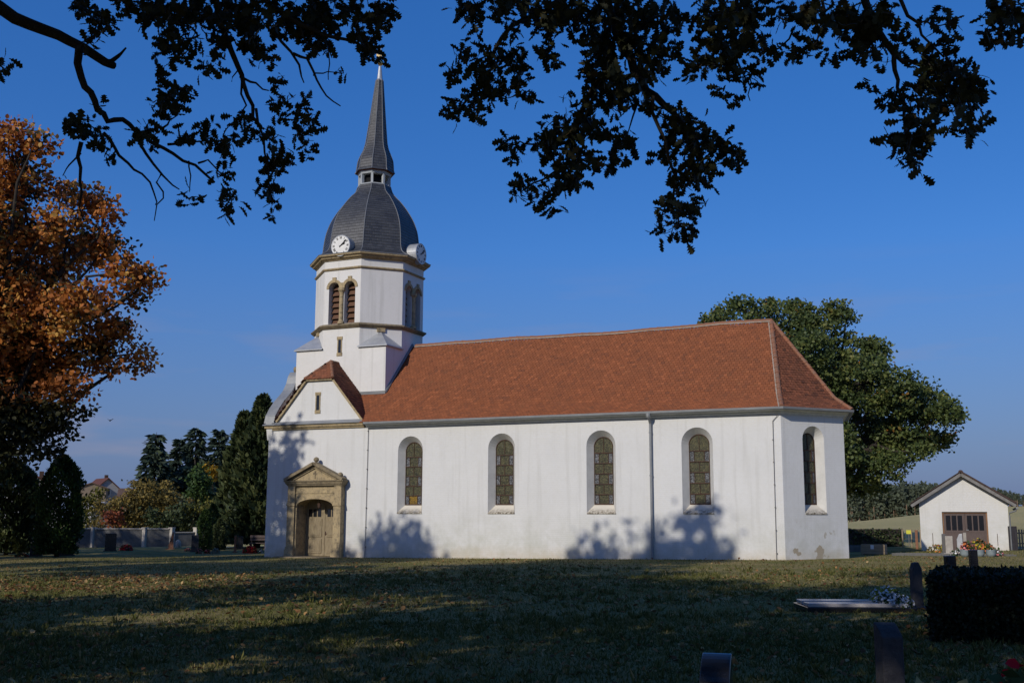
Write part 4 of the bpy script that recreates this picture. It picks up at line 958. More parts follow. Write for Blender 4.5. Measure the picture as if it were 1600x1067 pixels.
LP = np.array(LP); LS = np.array(LS); n = len(LP)
# leaves point away from the twig, a little downward
DD = ro.normal(size=(n, 3))+np.array([0, 0, -.45]); RM = dirrot(DD, ro); rn = ro.random(n)**1.2
idx = np.argsort(-LS*(np.array(PXS) > 5)); big = idx[:300]; rest = idx[300:]
lm_ = []
for k in range(4):
    me = np_mesh('leaf', OAKV*(1, 1, 1+.4*k), OAKF, np.full(len(OAKF), .1+.28*k)); me.materials.append(MT['leaf_oak_dark']); lm_.append(me)
for k in big:
    o = bpy.data.objects.new('leaf', lm_[int(rn[k]*3.99)]); COL.objects.link(o); o.parent = oak
    Mx = Matrix(RM[k].tolist()).to_4x4(); o.matrix_basis = Matrix.Translation(Vector((LP[k]-OB).tolist())) @ Mx @ Matrix.Scale(float(LS[k]), 4)
V, F, q = cloud(LP[rest]-OB, LS[rest], OAKV, OAKF, ro, RM[rest], rn[rest])
link('foliage', np_mesh('foliage', V, F, q), MT['leaf_oak_dark'], oak, 'stuff')
# the rest of its crown, above and behind the camera
crb = [(30.5, -55, 12.5, 4.5, 4.0, 3.2), (36, -56, 13, 4.5, 4, 3.4), (33, -52.5, 15.5, 4.6, 3.6, 3.2), (27, -52.5, 11, 3.8, 3.4, 2.8), (39.5, -52.5, 11.5, 3.6, 3.4, 3), (33, -60, 12, 4.5, 3.6, 3.2), (29.5, -50.3, 8.2, 2.8, 2.2, 1.6), (34.5, -50.2, 9.4, 2.8, 2.0, 1.7), (38.5, -50.0, 8.6, 2.8, 2.0, 1.6), (25, -50.5, 8.4, 2.6, 2.2, 1.6)]
for (yw, d_, z_, r_) in ((-46, 5.0, 8.0, 2.4), (-30, 4.6, 8.0, 2.4), (-14, 4.6, 8.0, 2.4), (2, 5.0, 8.0, 2.4), (-42, 9.5, 11.2, 2.8), (-26, 9.2, 11.0, 2.7), (-10, 9.2, 11.0, 2.7), (5, 9.6, 11.2, 2.7), (-33, 12.5, 14.0, 2.6), (-15, 12.5, 14.0, 2.6), (-58, 6, 7.5, 2.4), (16, 7, 8.5, 2.4)):
    crb.append((CAM[0]+d_*math.sin(R_(yw)), CAM[1]+d_*math.cos(R_(yw)), z_, r_, r_, r_*.72))
lmb = MB()
for (x, y, z, a, b, c) in crb: limb(lmb, tp[4 if z < 11 else 6], np.array([x, y, z])-OB, .16, .03, ro, 5, sag=.06, wob=.03, sides=7)
lmb.build('upper_limbs', MT['bark'], oak, smooth=True, kind='stuff')
P, crn, C = clumps(crb, ro, 13, 13, .36, .35); n = len(P)
V, F, q = cloud(P-OB, .24*(.7+.6*ro.random(n)), QUADV, QUADF, ro, rnd=np.clip(crn*.5+.4*ro.random(n), 0, 1))
link('crown', np_mesh('crown', V, F, q), MT['leaf_oak_dark'], oak, 'stuff')

# ------------------------------------------------------------------ trees west of the lawn that throw the long shadows
def shadow_tree(label, x, y, h, blobs, seed, per=15, name='deciduous_tree'):
    r = np.random.default_rng(seed); b = (x, y, float(gz(x, y)))
    return broad_tree(name, label, 'tree', b, h*.62, .38, [(x+a, y+c, z, d, e, f) for (a, c, z, d, e, f) in blobs], MT['leaf_autumn'], r, per=per, nl=12, sig=.42, size=.36, shape=(QUADV, QUADF), group='trees outside the left edge of the picture', shell=.1)
ST = 'deciduous tree outside the left edge, '
shadow_tree(ST+'its top shading the wall right of the portal', 1.3, -33.5, 20, [(0, 0, 13.2, 4.0, 3.5, 3.2), (.5, 0, 18.4, 1.6, 1.4, 2.2), (-.7, .3, 17.9, 1.3, 1.4, 2.0), (1.7, 0, 17.2, 1.3, 1.4, 1.9), (-2.6, .2, 17.3, .55, .8, 2.0), (-3.5, 0, 12, 2.5, 3, 3), (3.4, 0, 16.3, .5, .8, 1.6)], 31, 30)
shadow_tree(ST+'its three peaks shading the nave wall base', 13.8, -34.5, 20, [(0, 0, 14.0, 4.3, 3.4, 2.6), (-2.2, 1, 18.0, 1.3, 1.2, 2.1), (-.8, 1, 16.9, 1.4, 1.2, 1.9), (.7, 1, 18.3, 1.0, 1.2, 2.3), (1.5, 1, 17.2, 1.2, 1.2, 1.9), (2.7, 1, 18.8, 1.0, 1.2, 2.9), (3.7, 1, 17.4, 1.1, 1.2, 2.2), (3, -1, 14, 2.6, 2.6, 2.4)], 32, 30)
shadow_tree(ST+'lower than its two neighbours', 4.6, -37.5, 15, [(0, 0, 13.2, 3.6, 3.0, 2.6), (-2, -1, 12.5, 2.6, 2.6, 2.4), (2.4, 0, 14.0, 2.0, 2, 2)], 33)
shadow_tree(ST+'shading the church corner left of the portal', -4.3, -25.5, 20, [(.6, 0, 18.2, .9, 1.2, 2.7), (-.8, 0, 18.0, 1.2, 1.4, 3.0), (.5, 0, 14.5, 1.0, 1.2, 2.6), (-.2, 0, 12.4, 2.0, 2.0, 2.8), (-2.4, 0, 14, 2.2, 2.2, 3)], 34, 26)
shadow_tree(ST+'nearest the middle of the lawn', 18.0, -41.0, 17, [(0, 0, 12.2, 4.2, 3.4, 3.0), (2.4, .6, 10.6, 2.6, 2.4, 2.0), (-2.6, 0, 13.4, 2.6, 2.4, 2.4), (.5, 0, 15.4, 2.4, 2.0, 1.9)], 35)
shadow_tree(ST+'next to the big oak', 25.5, -46.8, 16, [(0, 0, 11.4, 3.8, 2.2, 3.0), (-2.6, 0, 9.6, 2.6, 2.0, 2.2), (1.4, -1, 14, 2.6, 2.2, 2.0), (2.5, -1.5, 9.0, 2.4, 1.8, 2.0), (-3, -1, 6.6, 2.2, 1.6, 1.6)], 36, 25)
shadow_tree(ST+'in the second row', 12.5, -46.5, 19, [(0, 0, 15.2, 4.0, 3.4, 3.2), (2.6, 0, 12.6, 2.6, 2.4, 2.4), (-2.5, 0, 16.5, 2.4, 2.2, 2.4), (1.5, 0, 9.4, 3.0, 2.4, 1.9)], 37)
shadow_tree(ST+'standing farthest to the right of the second row', 20.5, -52, 21, [(0, 0, 16.5, 4.2, 3.4, 3.4), (3, 0, 13.8, 2.8, 2.6, 2.6), (-2.6, 0, 18, 2.4, 2.2, 2.4), (-1, 0, 9.0, 3.4, 2.4, 2.2), (2.6, .5, 6.2, 2.4, 1.8, 1.7)], 38, 25)
shadow_tree(ST+'standing alone on the far lawn', -9.5, -38, 17, [(0, 0, 12, 4.2, 3.4, 3.4), (0, 0, 15.4, 2.4, 2.4, 2)], 39)
shadow_tree(ST+'low-branched, nearest behind the camera', 27.0, -54.5, 13, [(0, 0, 7.4, 3.4, 2.2, 2.2), (-3, 0, 6.0, 2.6, 1.9, 1.8), (2.2, .6, 5.6, 2.2, 1.6, 1.4), (0, 0, 10.5, 3.2, 2.4, 2.2)], 40, 25)
shadow_tree(ST+'low-branched, between the two rows', 15.0, -43.5, 12, [(0, 0, 7.2, 3.0, 2.0, 1.9), (-2.8, 0, 6.4, 2.2, 1.8, 1.5), (2.4, 0, 5.4, 1.9, 1.6, 1.3)], 41, 25)
for k_, (x_, y_, h_, lb_) in enumerate([(-15.5, -12, 13.5, 'first of the western row'), (-22.5, -9, 19, 'second of the western row'), (-29, -9, 21, 'third of the western row'), (-37, -8, 21, 'fourth of the western row'), (-45, -6, 20, 'last of the western row')]):
    shadow_tree(ST+lb_, x_, y_, h_, [(0, 0, h_*.55, 4.0, 3.4, 3.6), (-2.2, 0, h_*.80, 3.4, 3.0, 2.6), (2.2, 0, h_*.76, 3.4, 3.0, 2.6), (0, 1, h_*.36, 3.4, 3.0, 2.4)], 42+k_, 14)

def pxblobs(lst, dist, r, jit=2.0, flat=.85):
    o = []
    for (x, y, q) in lst:
        d = dist+r.normal(0, jit); P = at(x, y, d); m = q*d/FPX*1.02; o.append((P[0], P[1], P[2], m, m, m*flat))
    return o
# autumn oak at the left edge
r = np.random.default_rng(5); B = onground(-35, 61)
AU = pxblobs([(20,215,34),(55,222,20),(-5,280,48),(40,290,34),(100,305,22),(135,318,30),(165,335,18),(80,350,30),(20,370,46),(110,385,44),(160,390,36),(195,425,32),(228,437,13),(205,460,20),(60,430,46),(130,465,38),(10,470,54),(80,500,48),(160,505,32),(195,520,20),(215,552,14),(225,573,9),(130,555,40),(175,575,16),(60,570,52),(0,590,60),(100,610,30),(130,640,14),(50,650,42),(95,670,20),(15,690,44),(70,700,18),(-60,500,110),(-60,350,80),(-60,640,80)], 60, r, 1.8)
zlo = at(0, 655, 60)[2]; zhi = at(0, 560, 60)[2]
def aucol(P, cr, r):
    k = np.clip((P[:, 2]-zlo)/(zhi-zlo), 0, 1)  # lower leaves greener, with their shade put into the colour too
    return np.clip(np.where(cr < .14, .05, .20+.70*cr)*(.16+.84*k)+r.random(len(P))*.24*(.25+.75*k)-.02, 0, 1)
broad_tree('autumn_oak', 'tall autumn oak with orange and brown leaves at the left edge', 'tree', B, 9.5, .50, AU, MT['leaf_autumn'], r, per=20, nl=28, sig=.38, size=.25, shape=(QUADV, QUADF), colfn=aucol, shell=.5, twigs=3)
# big green maple behind the apse
r = np.random.default_rng(6); B = onground(1296, 80)
MP = pxblobs([(1110,500,16),(1135,492,20),(1165,482,20),(1200,492,28),(1250,488,24),(1235,480,14),(1305,492,24),(1322,498,12),(1270,530,45),(1330,555,38),(1365,552,24),(1350,600,52),(1395,612,42),(1440,630,34),(1475,640,24),(1490,655,12),(1290,600,60),(1350,680,52),(1415,675,40),(1455,690,22),(1385,725,26),(1340,732,34),(1352,763,13),(1330,760,14),(1290,700,50),(1250,560,50),(1376,760,13),(1440,705,14),(1478,680,12),(1400,700,26)], 78, r, 2.2)
broad_tree('maple_tree', 'big green maple with a few orange sprays behind the apse', 'tree', B, 7, .55, MP, MT['leaf_linden'], r, per=25, nl=36, sig=.32, size=.22, shape=(QUADV, QUADF), shell=.62, twigs=4)

def conifer(name, label, base, h, R0, r, mat, dens=1.0, droop=.35, card=.5, group=None, lowest=.06, power=.85):
    t = thing(name, label, 'tree', base, group=group)
    MB().tube([(0, 0, -.2), (0, 0, h*.5), (0, 0, h*.98)], [h*.018+.05, h*.011+.03, .02], 8).build('trunk', MT['bark'], t, smooth=True)
    P = []; D = []
    z = lowest*h
    while z < h*.985:
        f = 1-z/h; rad = R0*(f**power)+.08; nb = int(5+7*f)
        for k in range(nb):
            a = r.random()*6.283; rr = rad*(.72+.42*r.random()); n = max(3, int(rr*7*dens)); tt = np.sqrt(np.linspace(.06, 1, n))
            zz = z+(.12*rr*np.sin(tt*2.2)-droop*rr*tt*tt); c = np.stack([np.cos(a)*rr*tt, np.sin(a)*rr*tt, zz], 1)
            for m in range(3): P.append(c+r.normal(size=c.shape)*.05*rr); side_ = (m-1)*.8; D.append(np.stack([np.full(n, math.cos(a+side_)), np.full(n, math.sin(a+side_)), np.full(n, -.25-.3*abs(m-1))], 1)+r.normal(size=(n, 3))*.2)
        z += h*.021*(1+.25*r.random())/max(dens**.5, .6)
    P = np.concatenate(P); D = np.concatenate(D); n = len(P)
    V, F, q = cloud(P, card*(.55+.7*r.random(n)), RHV*(.55, 1, 1), RHF, r, dirrot(D, r))
    link('crown', np_mesh('crown', V, F, q), mat, t, 'stuff'); return t
def cypress(name, label, base, h, R0, r, mat, n=5000, card=.3, group=None, prof=None, cat='tree'):
    t = thing(name, label, cat, base, group=group)
    MB().tube([(0, 0, -.2), (0, 0, h*.5), (0, 0, h*.95)], [h*.02+.03, h*.012+.02, .01], 7).build('trunk', MT['bark'], t, smooth=True)
    u = r.random(n); z = h*(.02+.97*u); a = r.random(n)*6.283
    pr = prof if prof else (lambda f: np.minimum(1, (1-f)*2.1)**.75*(.8+.2*np.minimum(1, f*6)))
    lump = 1+.16*np.sin(a*3+z*2.1/h*6+1)+.12*np.sin(a*7-z*9/h*3)+.10*r.normal(size=n)
    rr = R0*pr(u)*lump*(.62+.38*np.sqrt(r.random(n)))
    P = np.stack([rr*np.cos(a), rr*np.sin(a), z], 1); D = np.stack([np.cos(a)*.55, np.sin(a)*.55, np.full(n, .75)], 1)+r.normal(size=(n, 3))*.35
    lum = np.clip(.5+.35*np.sin(a*3+z*2.1/h*6+1)+.25*r.normal(size=n), 0, 1)
    V, F, q = cloud(P, card*(.6+.7*r.random(n)), RHV*(.75, 1, 1), RHF, r, dirrot(D, r), lum)
    link('crown', np_mesh('crown', V, F, q), mat, t, 'stuff'); return t
r = np.random.default_rng(11)
def top_h(B, py, d): return max(.3, at(800, py, d)[2]-B[2]) if False else (808-py)/FPX*d*1.0+CAM[2]-B[2]
for k, (px, py, d, w_, lab) in enumerate([(238, 681, 128, 30, 'dark spruce at the left end of the row behind the cemetery wall'), (277, 688, 134, 26, 'second dark spruce from the left behind the brown shrubs'), (301, 672, 130, 30, 'tallest dark spruce behind the round green tree'), (338, 678, 136, 32, 'dark spruce just left of the big cypress')]):
    B = onground(px, d); conifer('spruce_tree', lab, B, top_h(B, py, d), w_*d/FPX*1.25, r, MT['leaf_spruce'], .55, .30, .95, group='spruces behind the cemetery wall')
for k, (px, py, d, w_, n, lab) in enumerate([(404, 628, 84, 42, 15000, 'tall dark cypress standing against the church corner'), (376, 655, 86, 34, 11000, 'shorter dark cypress left of the tall one beside the church')]):
    B = onground(px, d); cypress('cypress_tree', lab, B, top_h(B, py, d), w_*d/FPX, r, MT['leaf_cypress'], n, .50, group='cypresses beside the church', prof=lambda f: np.minimum(1, (1-f)*1.35)**.8)
TH = lambda f: np.minimum(1, (1-f)*3.2)**.6*(.85+.15*np.minimum(1, f*5))
B = onground(93, 66); cypress('thuja_shrub', 'broad dark green thuja in front of the cemetery wall at left', B, top_h(B, 722, 66), 27*66/FPX, r, MT['leaf_thuja'], 12000, .20, prof=TH)
B = onground(14, 72); cypress('thuja_shrub', 'dark thuja below the autumn oak at the left edge', B, top_h(B, 730, 72), 34*72/FPX, r, MT['leaf_cypress'], 9000, .3, prof=TH)
B = onground(321, 74); cypress('thuja_shrub', 'bright green narrow thuja among the graves', B, top_h(B, 798, 74), 9*74/FPX, r, MT['leaf_thuja'], 3500, .13, prof=TH)
B = onground(345, 76); cypress('thuja_shrub', 'dark narrow thuja right of the bright green one', B, top_h(B, 812, 76), 9*76/FPX, r, MT['leaf_cypress'], 3000, .13, prof=TH)
B = onground(333, 79); cypress('thuja_shrub', 'slim thuja behind the two narrow ones', B, top_h(B, 790, 79), 9*79/FPX, r, MT['leaf_thuja'], 2500, .15, prof=TH)
def shrub(lab, lst, d, mat, seed, name='shrub', cat='shrub', trunk=1.0, per=26, size=.26, nl=16, group='shrubs behind the cemetery wall', base_px=None, sig=.30):
    r = np.random.default_rng(seed); B = onground(base_px or lst[0][0], d)
    return broad_tree(name, lab, cat, B, trunk, .10, pxblobs(lst, d, r, .8), mat, r, per=per, nl=nl, sig=sig, size=size, shell=.4, group=group)
shrub('wide brown autumn shrub in the middle behind the wall', [(200, 790, 26), (235, 778, 30), (215, 765, 18), (250, 800, 26), (275, 790, 26), (190, 812, 18), (225, 812, 24), (262, 765, 16)], 108, MT['leaf_brown'], 51)
shrub('dark olive shrub at the right end of the wall', [(285, 805, 26), (255, 815, 20), (300, 815, 18), (240, 805, 14)], 101, MT['leaf_cypress'], 52)
shrub('yellow green shrub beside the broad dark thuja', [(135, 790, 18), (148, 772, 12), (130, 812, 16)], 110, MT['leaf_lime'], 53)
shrub('reddish shrub behind the cross-topped grave', [(172, 808, 14), (182, 815, 12)], 103, MT['leaf_red'], 54)
shrub('golden brown shrub left of the reddish one', [(160, 795, 13), (155, 815, 12), (180, 790, 12)], 106, MT['leaf_brown'], 55)
shrub('round green tree between the spruces and the cypress', [(312, 755, 20), (305, 775, 16), (322, 772, 16), (312, 740, 12)], 118, MT['leaf_lime'] if False else MT['leaf_thuja'], 56, 'small_tree', 'tree', 3.0, group=None, size=.34)
shrub('small yellow tree behind the round green tree', [(330, 732, 10), (326, 742, 9), (336, 744, 8)], 122, MT['leaf_yellow'], 57, 'small_tree', 'tree', 4.5, group=None, size=.34)
shrub('pale olive shrub right under the small yellow tree', [(300, 795, 12), (325, 795, 14), (338, 790, 10)], 100, MT['leaf_lime'], 58)

# far pine wood on the rise (reads as one mass)
def far_wood():
    r = np.random.default_rng(77); V = []; parts = []; trunks = MB()
    for k in range(520):
        px = r.uniform(1315, 1680); d = 560+r.random()**1.5*130; P = at(px, 790, d); b = np.array([P[0], P[1], float(gz(P[0], P[1]))])
        tgt = np.interp(px, [1315, 1340, 1380, 1440, 1560, 1600, 1680], [768, 766, 760, 757, 766, 774, 776])
        h = ((808-tgt)/FPX*d+CAM[2]-b[2])*r.uniform(.80, 1.03); n = 90
        u = r.random(n); a = r.random(n)*6.283; rr = h*.20*(1-u*.75)*np.sqrt(r.random(n))
        Q = np.stack([b[0]+rr*np.cos(a), b[1]+rr*np.sin(a), b[2]+h*(.16+.84*u)], 1)
        parts.append(cloud(Q, h*.10*(.7+.6*r.random(n)), RHV, RHF, r, rnd=np.clip(r.random()*.6+.4*r.random(n), 0, 1)))
        if d < 590: trunks.tube([b-np.array([0, 0, .5]), b+np.array([0, 0, h*.5])], .22, 4)
    V, F, q = join(parts)
    wd = link('pine_forest', np_mesh('pine_forest', V, F, q), MT['leaf_pine']); tag(wd, 'far pine wood along the top of the field', 'forest', kind='stuff')
    trunks.build('forest_trunks', simple('pine_bark', (.22, .15, .10), None), wd, kind='stuff')
far_wood()

# ------------------------------------------------------------------ grass and fallen leaves
def inview(n, dmin, dmax, r, pxr=(-60, 1660), pw=1.0):
    px = r.uniform(*pxr, n); d = np.sqrt(r.random(n)*(dmax**2-dmin**2)+dmin**2) if pw == 1 else dmin+(dmax-dmin)*r.random(n)**pw
    dx = (px-800)/FPX; f2 = fw[:2]/np.linalg.norm(fw[:2]); a = f2[None]*math.cos(PITCH)+rt2[None, :2]*dx[:, None]; a /= np.linalg.norm(a, axis=1)[:, None]
    X = CAM[:2][None]+a*d[:, None]
    ok = ~((X[:, 1] > -.15) & (X[:, 0] > -.2) & (X[:, 0] < 29)); X = X[ok & (X[:, 1] < 21.5)]
    return np.concatenate([X, gz(X[:, 0], X[:, 1])[:, None]], 1)
rg_ = np.random.default_rng(90)
def patchy(X, s): return np.sin(X[:, 0]*s+1.3*np.sin(X[:, 1]*s*.7))*np.sin(X[:, 1]*s*.9+1.1*np.sin(X[:, 0]*s*.6))
BV = np.array([(-.16, 0, 0), (.16, 0, 0), (.10, .62, .10), (-.0, 1.0, .34)]); BF = np.array([(0, 1, 2, 3)])
ps = []
for (n, d0, d1, hgt) in ((90000, 9, 19, .042), (70000, 19, 34, .05), (45000, 34, 62, .06)):
    X = inview(n, d0, d1, rg_); m = len(X); D = rg_.normal(size=(m, 3))*.45+np.array([0, 0, 1.0])
    rn_ = np.clip(.42+.26*patchy(X, .55)+.25*rg_.normal(size=m), 0, 1)
    ps.append(cloud(X-np.array([0, 0, .006]), hgt*(.5+rg_.random(m)), BV, BF, rg_, dirrot(D, rg_), rn_))
for (n, d0, d1, hgt) in ((2600, 9, 20, .085), (3200, 20, 40, .10)):
    X = inview(n, d0, d1, rg_); X = np.repeat(X[patchy(X, .8)+.6*rg_.normal(size=len(X)) > .1], 14, 0); m = len(X); O2 = rg_.normal(size=(m, 3))*np.array([.035, .035, 0]); D = O2*14+rg_.normal(size=(m, 3))*.25+np.array([0, 0, 1.0])
    ps.append(cloud(X+O2-np.array([0, 0, .006]), hgt*(.5+rg_.random(m)), BV*(.7, 1, 1), BF, rg_, dirrot(D, rg_), np.clip(.35+.25*rg_.normal(size=m), 0, 1)))
V, F, q = join(ps); tag(link('grass', np_mesh('grass', V, F, q), MT['grass']), 'short mown grass of the churchyard lawn', 'grass', kind='stuff')
ps = []
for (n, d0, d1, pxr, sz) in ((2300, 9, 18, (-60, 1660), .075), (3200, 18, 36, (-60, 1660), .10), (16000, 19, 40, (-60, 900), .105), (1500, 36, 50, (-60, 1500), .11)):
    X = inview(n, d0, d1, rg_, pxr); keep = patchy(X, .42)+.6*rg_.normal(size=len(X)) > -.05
    if n == 16000: keep = rg_.random(len(X)) < np.exp(-((X[:, 0]-11)/7.5)**2-((X[:, 1]+22)/6.0)**2)*(.45+.35*patchy(X, .9))  # litter massed on the sunlit patch of lawn to make it brighter
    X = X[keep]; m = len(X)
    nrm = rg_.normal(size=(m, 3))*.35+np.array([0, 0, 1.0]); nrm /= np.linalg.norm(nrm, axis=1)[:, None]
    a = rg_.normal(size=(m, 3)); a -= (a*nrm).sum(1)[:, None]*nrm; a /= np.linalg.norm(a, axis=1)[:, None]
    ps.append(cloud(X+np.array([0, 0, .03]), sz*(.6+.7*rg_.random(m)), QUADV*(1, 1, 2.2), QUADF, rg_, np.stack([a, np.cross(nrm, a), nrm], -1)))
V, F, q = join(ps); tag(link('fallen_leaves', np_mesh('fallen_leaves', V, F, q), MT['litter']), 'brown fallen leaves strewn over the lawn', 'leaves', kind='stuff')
# ------------------------------------------------------------------ mortuary shed
MT['door_brown'] = simple('brown_door_paint', (.115, .082, .072), (.085, .062, .056), 4, .6, (14, .2), vscale=(6, 6, 1))
MT['frame_brown'] = simple('door_frame_wood', (.26, .14, .07), (.20, .10, .05), 4, .7)
MT['shed_tile'] = simple('dark_roof_tile', (.075, .045, .038), (.050, .034, .030), 2, .85, (10, .5))
MT['granite_black'] = simple('black_granite', (.012, .012, .014), (.022, .021, .022), 60, .16, spec=.6)
MT['granite_pale'] = simple('pale_polished_granite', (.46, .43, .42), (.36, .33, .32), 40, .22, spec=.5)
MT['granite_grey'] = simple('grey_granite', (.075, .072, .072), (.11, .105, .10), 45, .5, (40, .2), spec=.4)
MT['granite_rough'] = simple('rough_dark_stone', (.040, .038, .042), (.060, .056, .058), 14, .85, (16, .8, .03))
MT['stone_red'] = simple('reddish_stone', (.26, .125, .075), (.19, .09, .055), 8, .8, (20, .4))
MT['stone_pale'] = simple('pale_grave_stone', (.40, .37, .32), (.30, .27, .23), 5, .85, (20, .4))
MT['concrete'] = simple('dark_concrete', (.15, .147, .14), (.10, .098, .093), 2.5, .95, (14, .5))  # dark so the tree shade on the cemetery wall is in its colour
MT['concrete_top'] = simple('pale_coping', (.52, .47, .40), (.40, .37, .32), 4, .95, (14, .4))
MT['gravel'] = simple('pale_gravel', (.42, .36, .30), (.30, .25, .20), 18, .95, (60, .8, .02))
MT['wood_grey'] = simple('grey_boards', (.36, .28, .18), (.26, .20, .13), 5, .9, (18, .4), vscale=(1, 1, 8))
MT['paper'] = simple('paper', (.75, .75, .73), None, rough=.8)
MT['sign_yellow'] = simple('yellow_sign', (.62, .60, .06), None, rough=.5)
MT['bowl'] = simple('glazed_bowl', (.20, .25, .27), (.28, .32, .33), 8, .35, spec=.5)
MT['soil'] = simple('soil', (.07, .048, .032), (.045, .032, .022), 12, 1.0, (30, .9, .03))
MT['brick_dark'] = simple('dark_old_wall', (.075, .058, .048), (.050, .042, .036), 4, .95, (14, .8, .03))
for nm, c in dict(fl_red=(.70, .012, .03), fl_pink=(.62, .20, .20), fl_white=(.74, .74, .74), fl_yellow=(.62, .48, .04), fl_orange=(.66, .20, .06), fl_darkred=(.26, .01, .02), fl_green=(.045, .075, .025), fl_lime=(.30, .34, .05), fl_grey=(.22, .25, .20)).items():
    MT[nm] = leafmat(nm, [(0, tuple(v*.65 for v in c)), (1, tuple(min(1, v*1.2) for v in c))], .7, .15, spec=.15)

SH = onground(1505, 62); SH[2] = .46; SHR = facing(SH)*.0+R_(1.0)
shed = thing('mortuary_shed', 'small white gabled shed with a brown double door beyond the apse', 'shed', SH, SHR)
hw, ev, ap_, dp_ = 2.13, 2.42, 3.80, 6.0
sw = MB()
sw.poly([(-hw, 0, -.3), (-1.04, 0, -.3), (-1.04, 0, ev), (-hw, 0, ev)]); sw.poly([(1.14, 0, -.3), (hw, 0, -.3), (hw, 0, ev), (1.14, 0, ev)])
sw.poly([(-1.04, 0, 1.95), (1.14, 0, 1.95), (1.14, 0, ev), (-1.04, 0, ev)]); sw.poly([(-hw, 0, ev), (hw, 0, ev), (0, 0, ap_)])
sw.poly([(hw, 0, -.3), (hw, dp_, -.3), (hw, dp_, ev), (hw, 0, ev)]); sw.poly([(-hw, dp_, -.3), (-hw, 0, -.3), (-hw, 0, ev), (-hw, dp_, ev)]); sw.poly([(hw, dp_, -.3), (-hw, dp_, -.3), (-hw, dp_, ev), (0, dp_, ap_), (hw, dp_, ev)])
for a, b in (((-1.04, 0), (-1.04, .22)), ((1.14, .22), (1.14, 0))): sw.poly([(*a, -.3), (*b, -.3), (*b, 1.95), (*a, 1.95)])
sw.poly([(-1.04, 0, 1.95), (1.14, 0, 1.95), (1.14, .22, 1.95), (-1.04, .22, 1.95)])
sw.build('wall', MT['plaster_shed'], shed)
sr_ = MB()
sl_ = (ap_-ev)/hw
for sg in (-1, 1):
    A = np.array([0, -.30, ap_+.10]); B = np.array([sg*(hw+.38), -.30, ev-.38*sl_+.10])
    d = B-A; nn = np.array([-d[2]*sg, 0, d[0]*sg])/np.linalg.norm(d); nn = nn if nn[2] > 0 else -nn
    sr_.prism([A, B, B+nn*.10, A+nn*.10] if sg > 0 else [B, A, A+nn*.10, B+nn*.10], (0, dp_+.6, 0))
sroof = sr_.build('roof', MT['shed_tile'], shed)
bv = MB()
for sg in (-1, 1):
    A = np.array([0, -.32, ap_+.07]); B = np.array([sg*(hw+.38), -.32, ev-.38*sl_+.07]); d = (B-A)/np.linalg.norm(B-A); nn = np.cross(d, [0, 1, 0]); bv.obox((A+B)/2, d*np.linalg.norm(B-A)/2, (0, .022, 0), nn*.075)
bv.build('bargeboard', simple('bargeboard_paint', (.22, .21, .20), (.15, .14, .13), 5, .8), sroof)
rt_ = MB(); ridge_run(rt_, (0, -.32, ap_+.20), (0, dp_+.3, ap_+.20), .11, .4); rt_.build('ridge_tiles', MT['shed_tile'], sroof, kind='stuff')
vt = MB()
for sg in (-1, 1):
    for k in range(9):
        t = (k+.5)/9; x = sg*(hw+.40)*t; z = ap_+.22-sl_*(hw+.38)*t; vt.obox((x, -.33, z), (sg*.15, 0, -.15*sl_), (0, .05, 0), (.02, 0, .035))
vt.build('verge_tiles', MT['shed_tile'], sroof, kind='stuff')
gt = MB().tube([(hw+.42, -.3, ev-.28), (hw+.42, dp_, ev-.30)], .06, 8); gt.tube([(hw+.42, -.2, ev-.30), (hw+.36, -.18, ev-.42), (hw+.06, -.10, ev-.52), (hw+.05, -.08, ev-.7), (hw+.05, -.08, 0)], .04, 8); gt.build('downpipe', MT['lead'], shed)
fr = MB(); fr.box(-1.04, -.97, .10, .215, -.1, 1.95); fr.box(1.07, 1.14, .10, .215, -.1, 1.95); fr.box(-.97, 1.07, .10, .215, 1.88, 1.95); fr.build('door_frame', MT['frame_brown'], shed)
for sg in (-1, 1):
    xa, xb = (-.968, .044) if sg < 0 else (.056, 1.068)
    d_ = MB().box(xa, xb, .14, .18, -.05, 1.878).build('door_leaf', MT['door_brown'], shed)
    for k in range(3):
        x_ = xa+.10+k*.285; MB().box(x_, x_+.225, .132, .139, 1.0, 1.76).build('pane', MT['glass_dark'], d_)
    MB().box(xa+.06, xb-.06, .125, .139, .90, .95).build('rail', MT['door_brown'], d_)
    MB().box(xa+.10, xb-.10, .127, .139, .12, .82).build('panel', MT['door_brown'], d_)
    if sg > 0: MB().tube([(xa+.05, .13, 1.02), (xa+.05, .09, 1.02), (xa+.16, .09, 1.02)], .014, 6).build('door_handle', MT['zinc_bright'], d_)
for x_ in (-1.55, 1.55): MB().box(x_-.012, x_+.012, -.02, -.004, .25, .85).build('wall_hook', MT['iron'], shed)

# ------------------------------------------------------------------ right background bits
P = onground(1600, 60)
def wall_panel(name, label, cat, A, B, h, th, mat, cap=None, group=None):
    A, B = np.asarray(A, float), np.asarray(B, float); t = thing(name, label, cat, A, math.atan2(B[1]-A[1], B[0]-A[0]), group); l_ = np.linalg.norm(B[:2]-A[:2])
    m = MB(); n = max(2, int(l_/.8)); r = np.random.default_rng(int(l_*10))
    m.box(0, l_, -th/2, th/2, -.5, h); m.build('wall', mat, t, bevel=.01)
    if cap: MB().box(-.03, l_+.03, -th/2-.05, th/2+.05, h+.002, h+.08).build('coping', cap, t, bevel=.01)
    return t
A = onground(1318, 70); B = onground(1406, 72)
lw = wall_panel('low_wall', 'low dark old wall under the maple right of the apse', 'wall', A, B, 1.0, .30, MT['brick_dark'], MT['brick_dark'])
iv = MB(); r = np.random.default_rng(4)
Pn = np.stack([r.uniform(.2, 3.9, 900), r.normal(-.18, .05, 900), r.uniform(-.1, 1.06, 900)], 1)
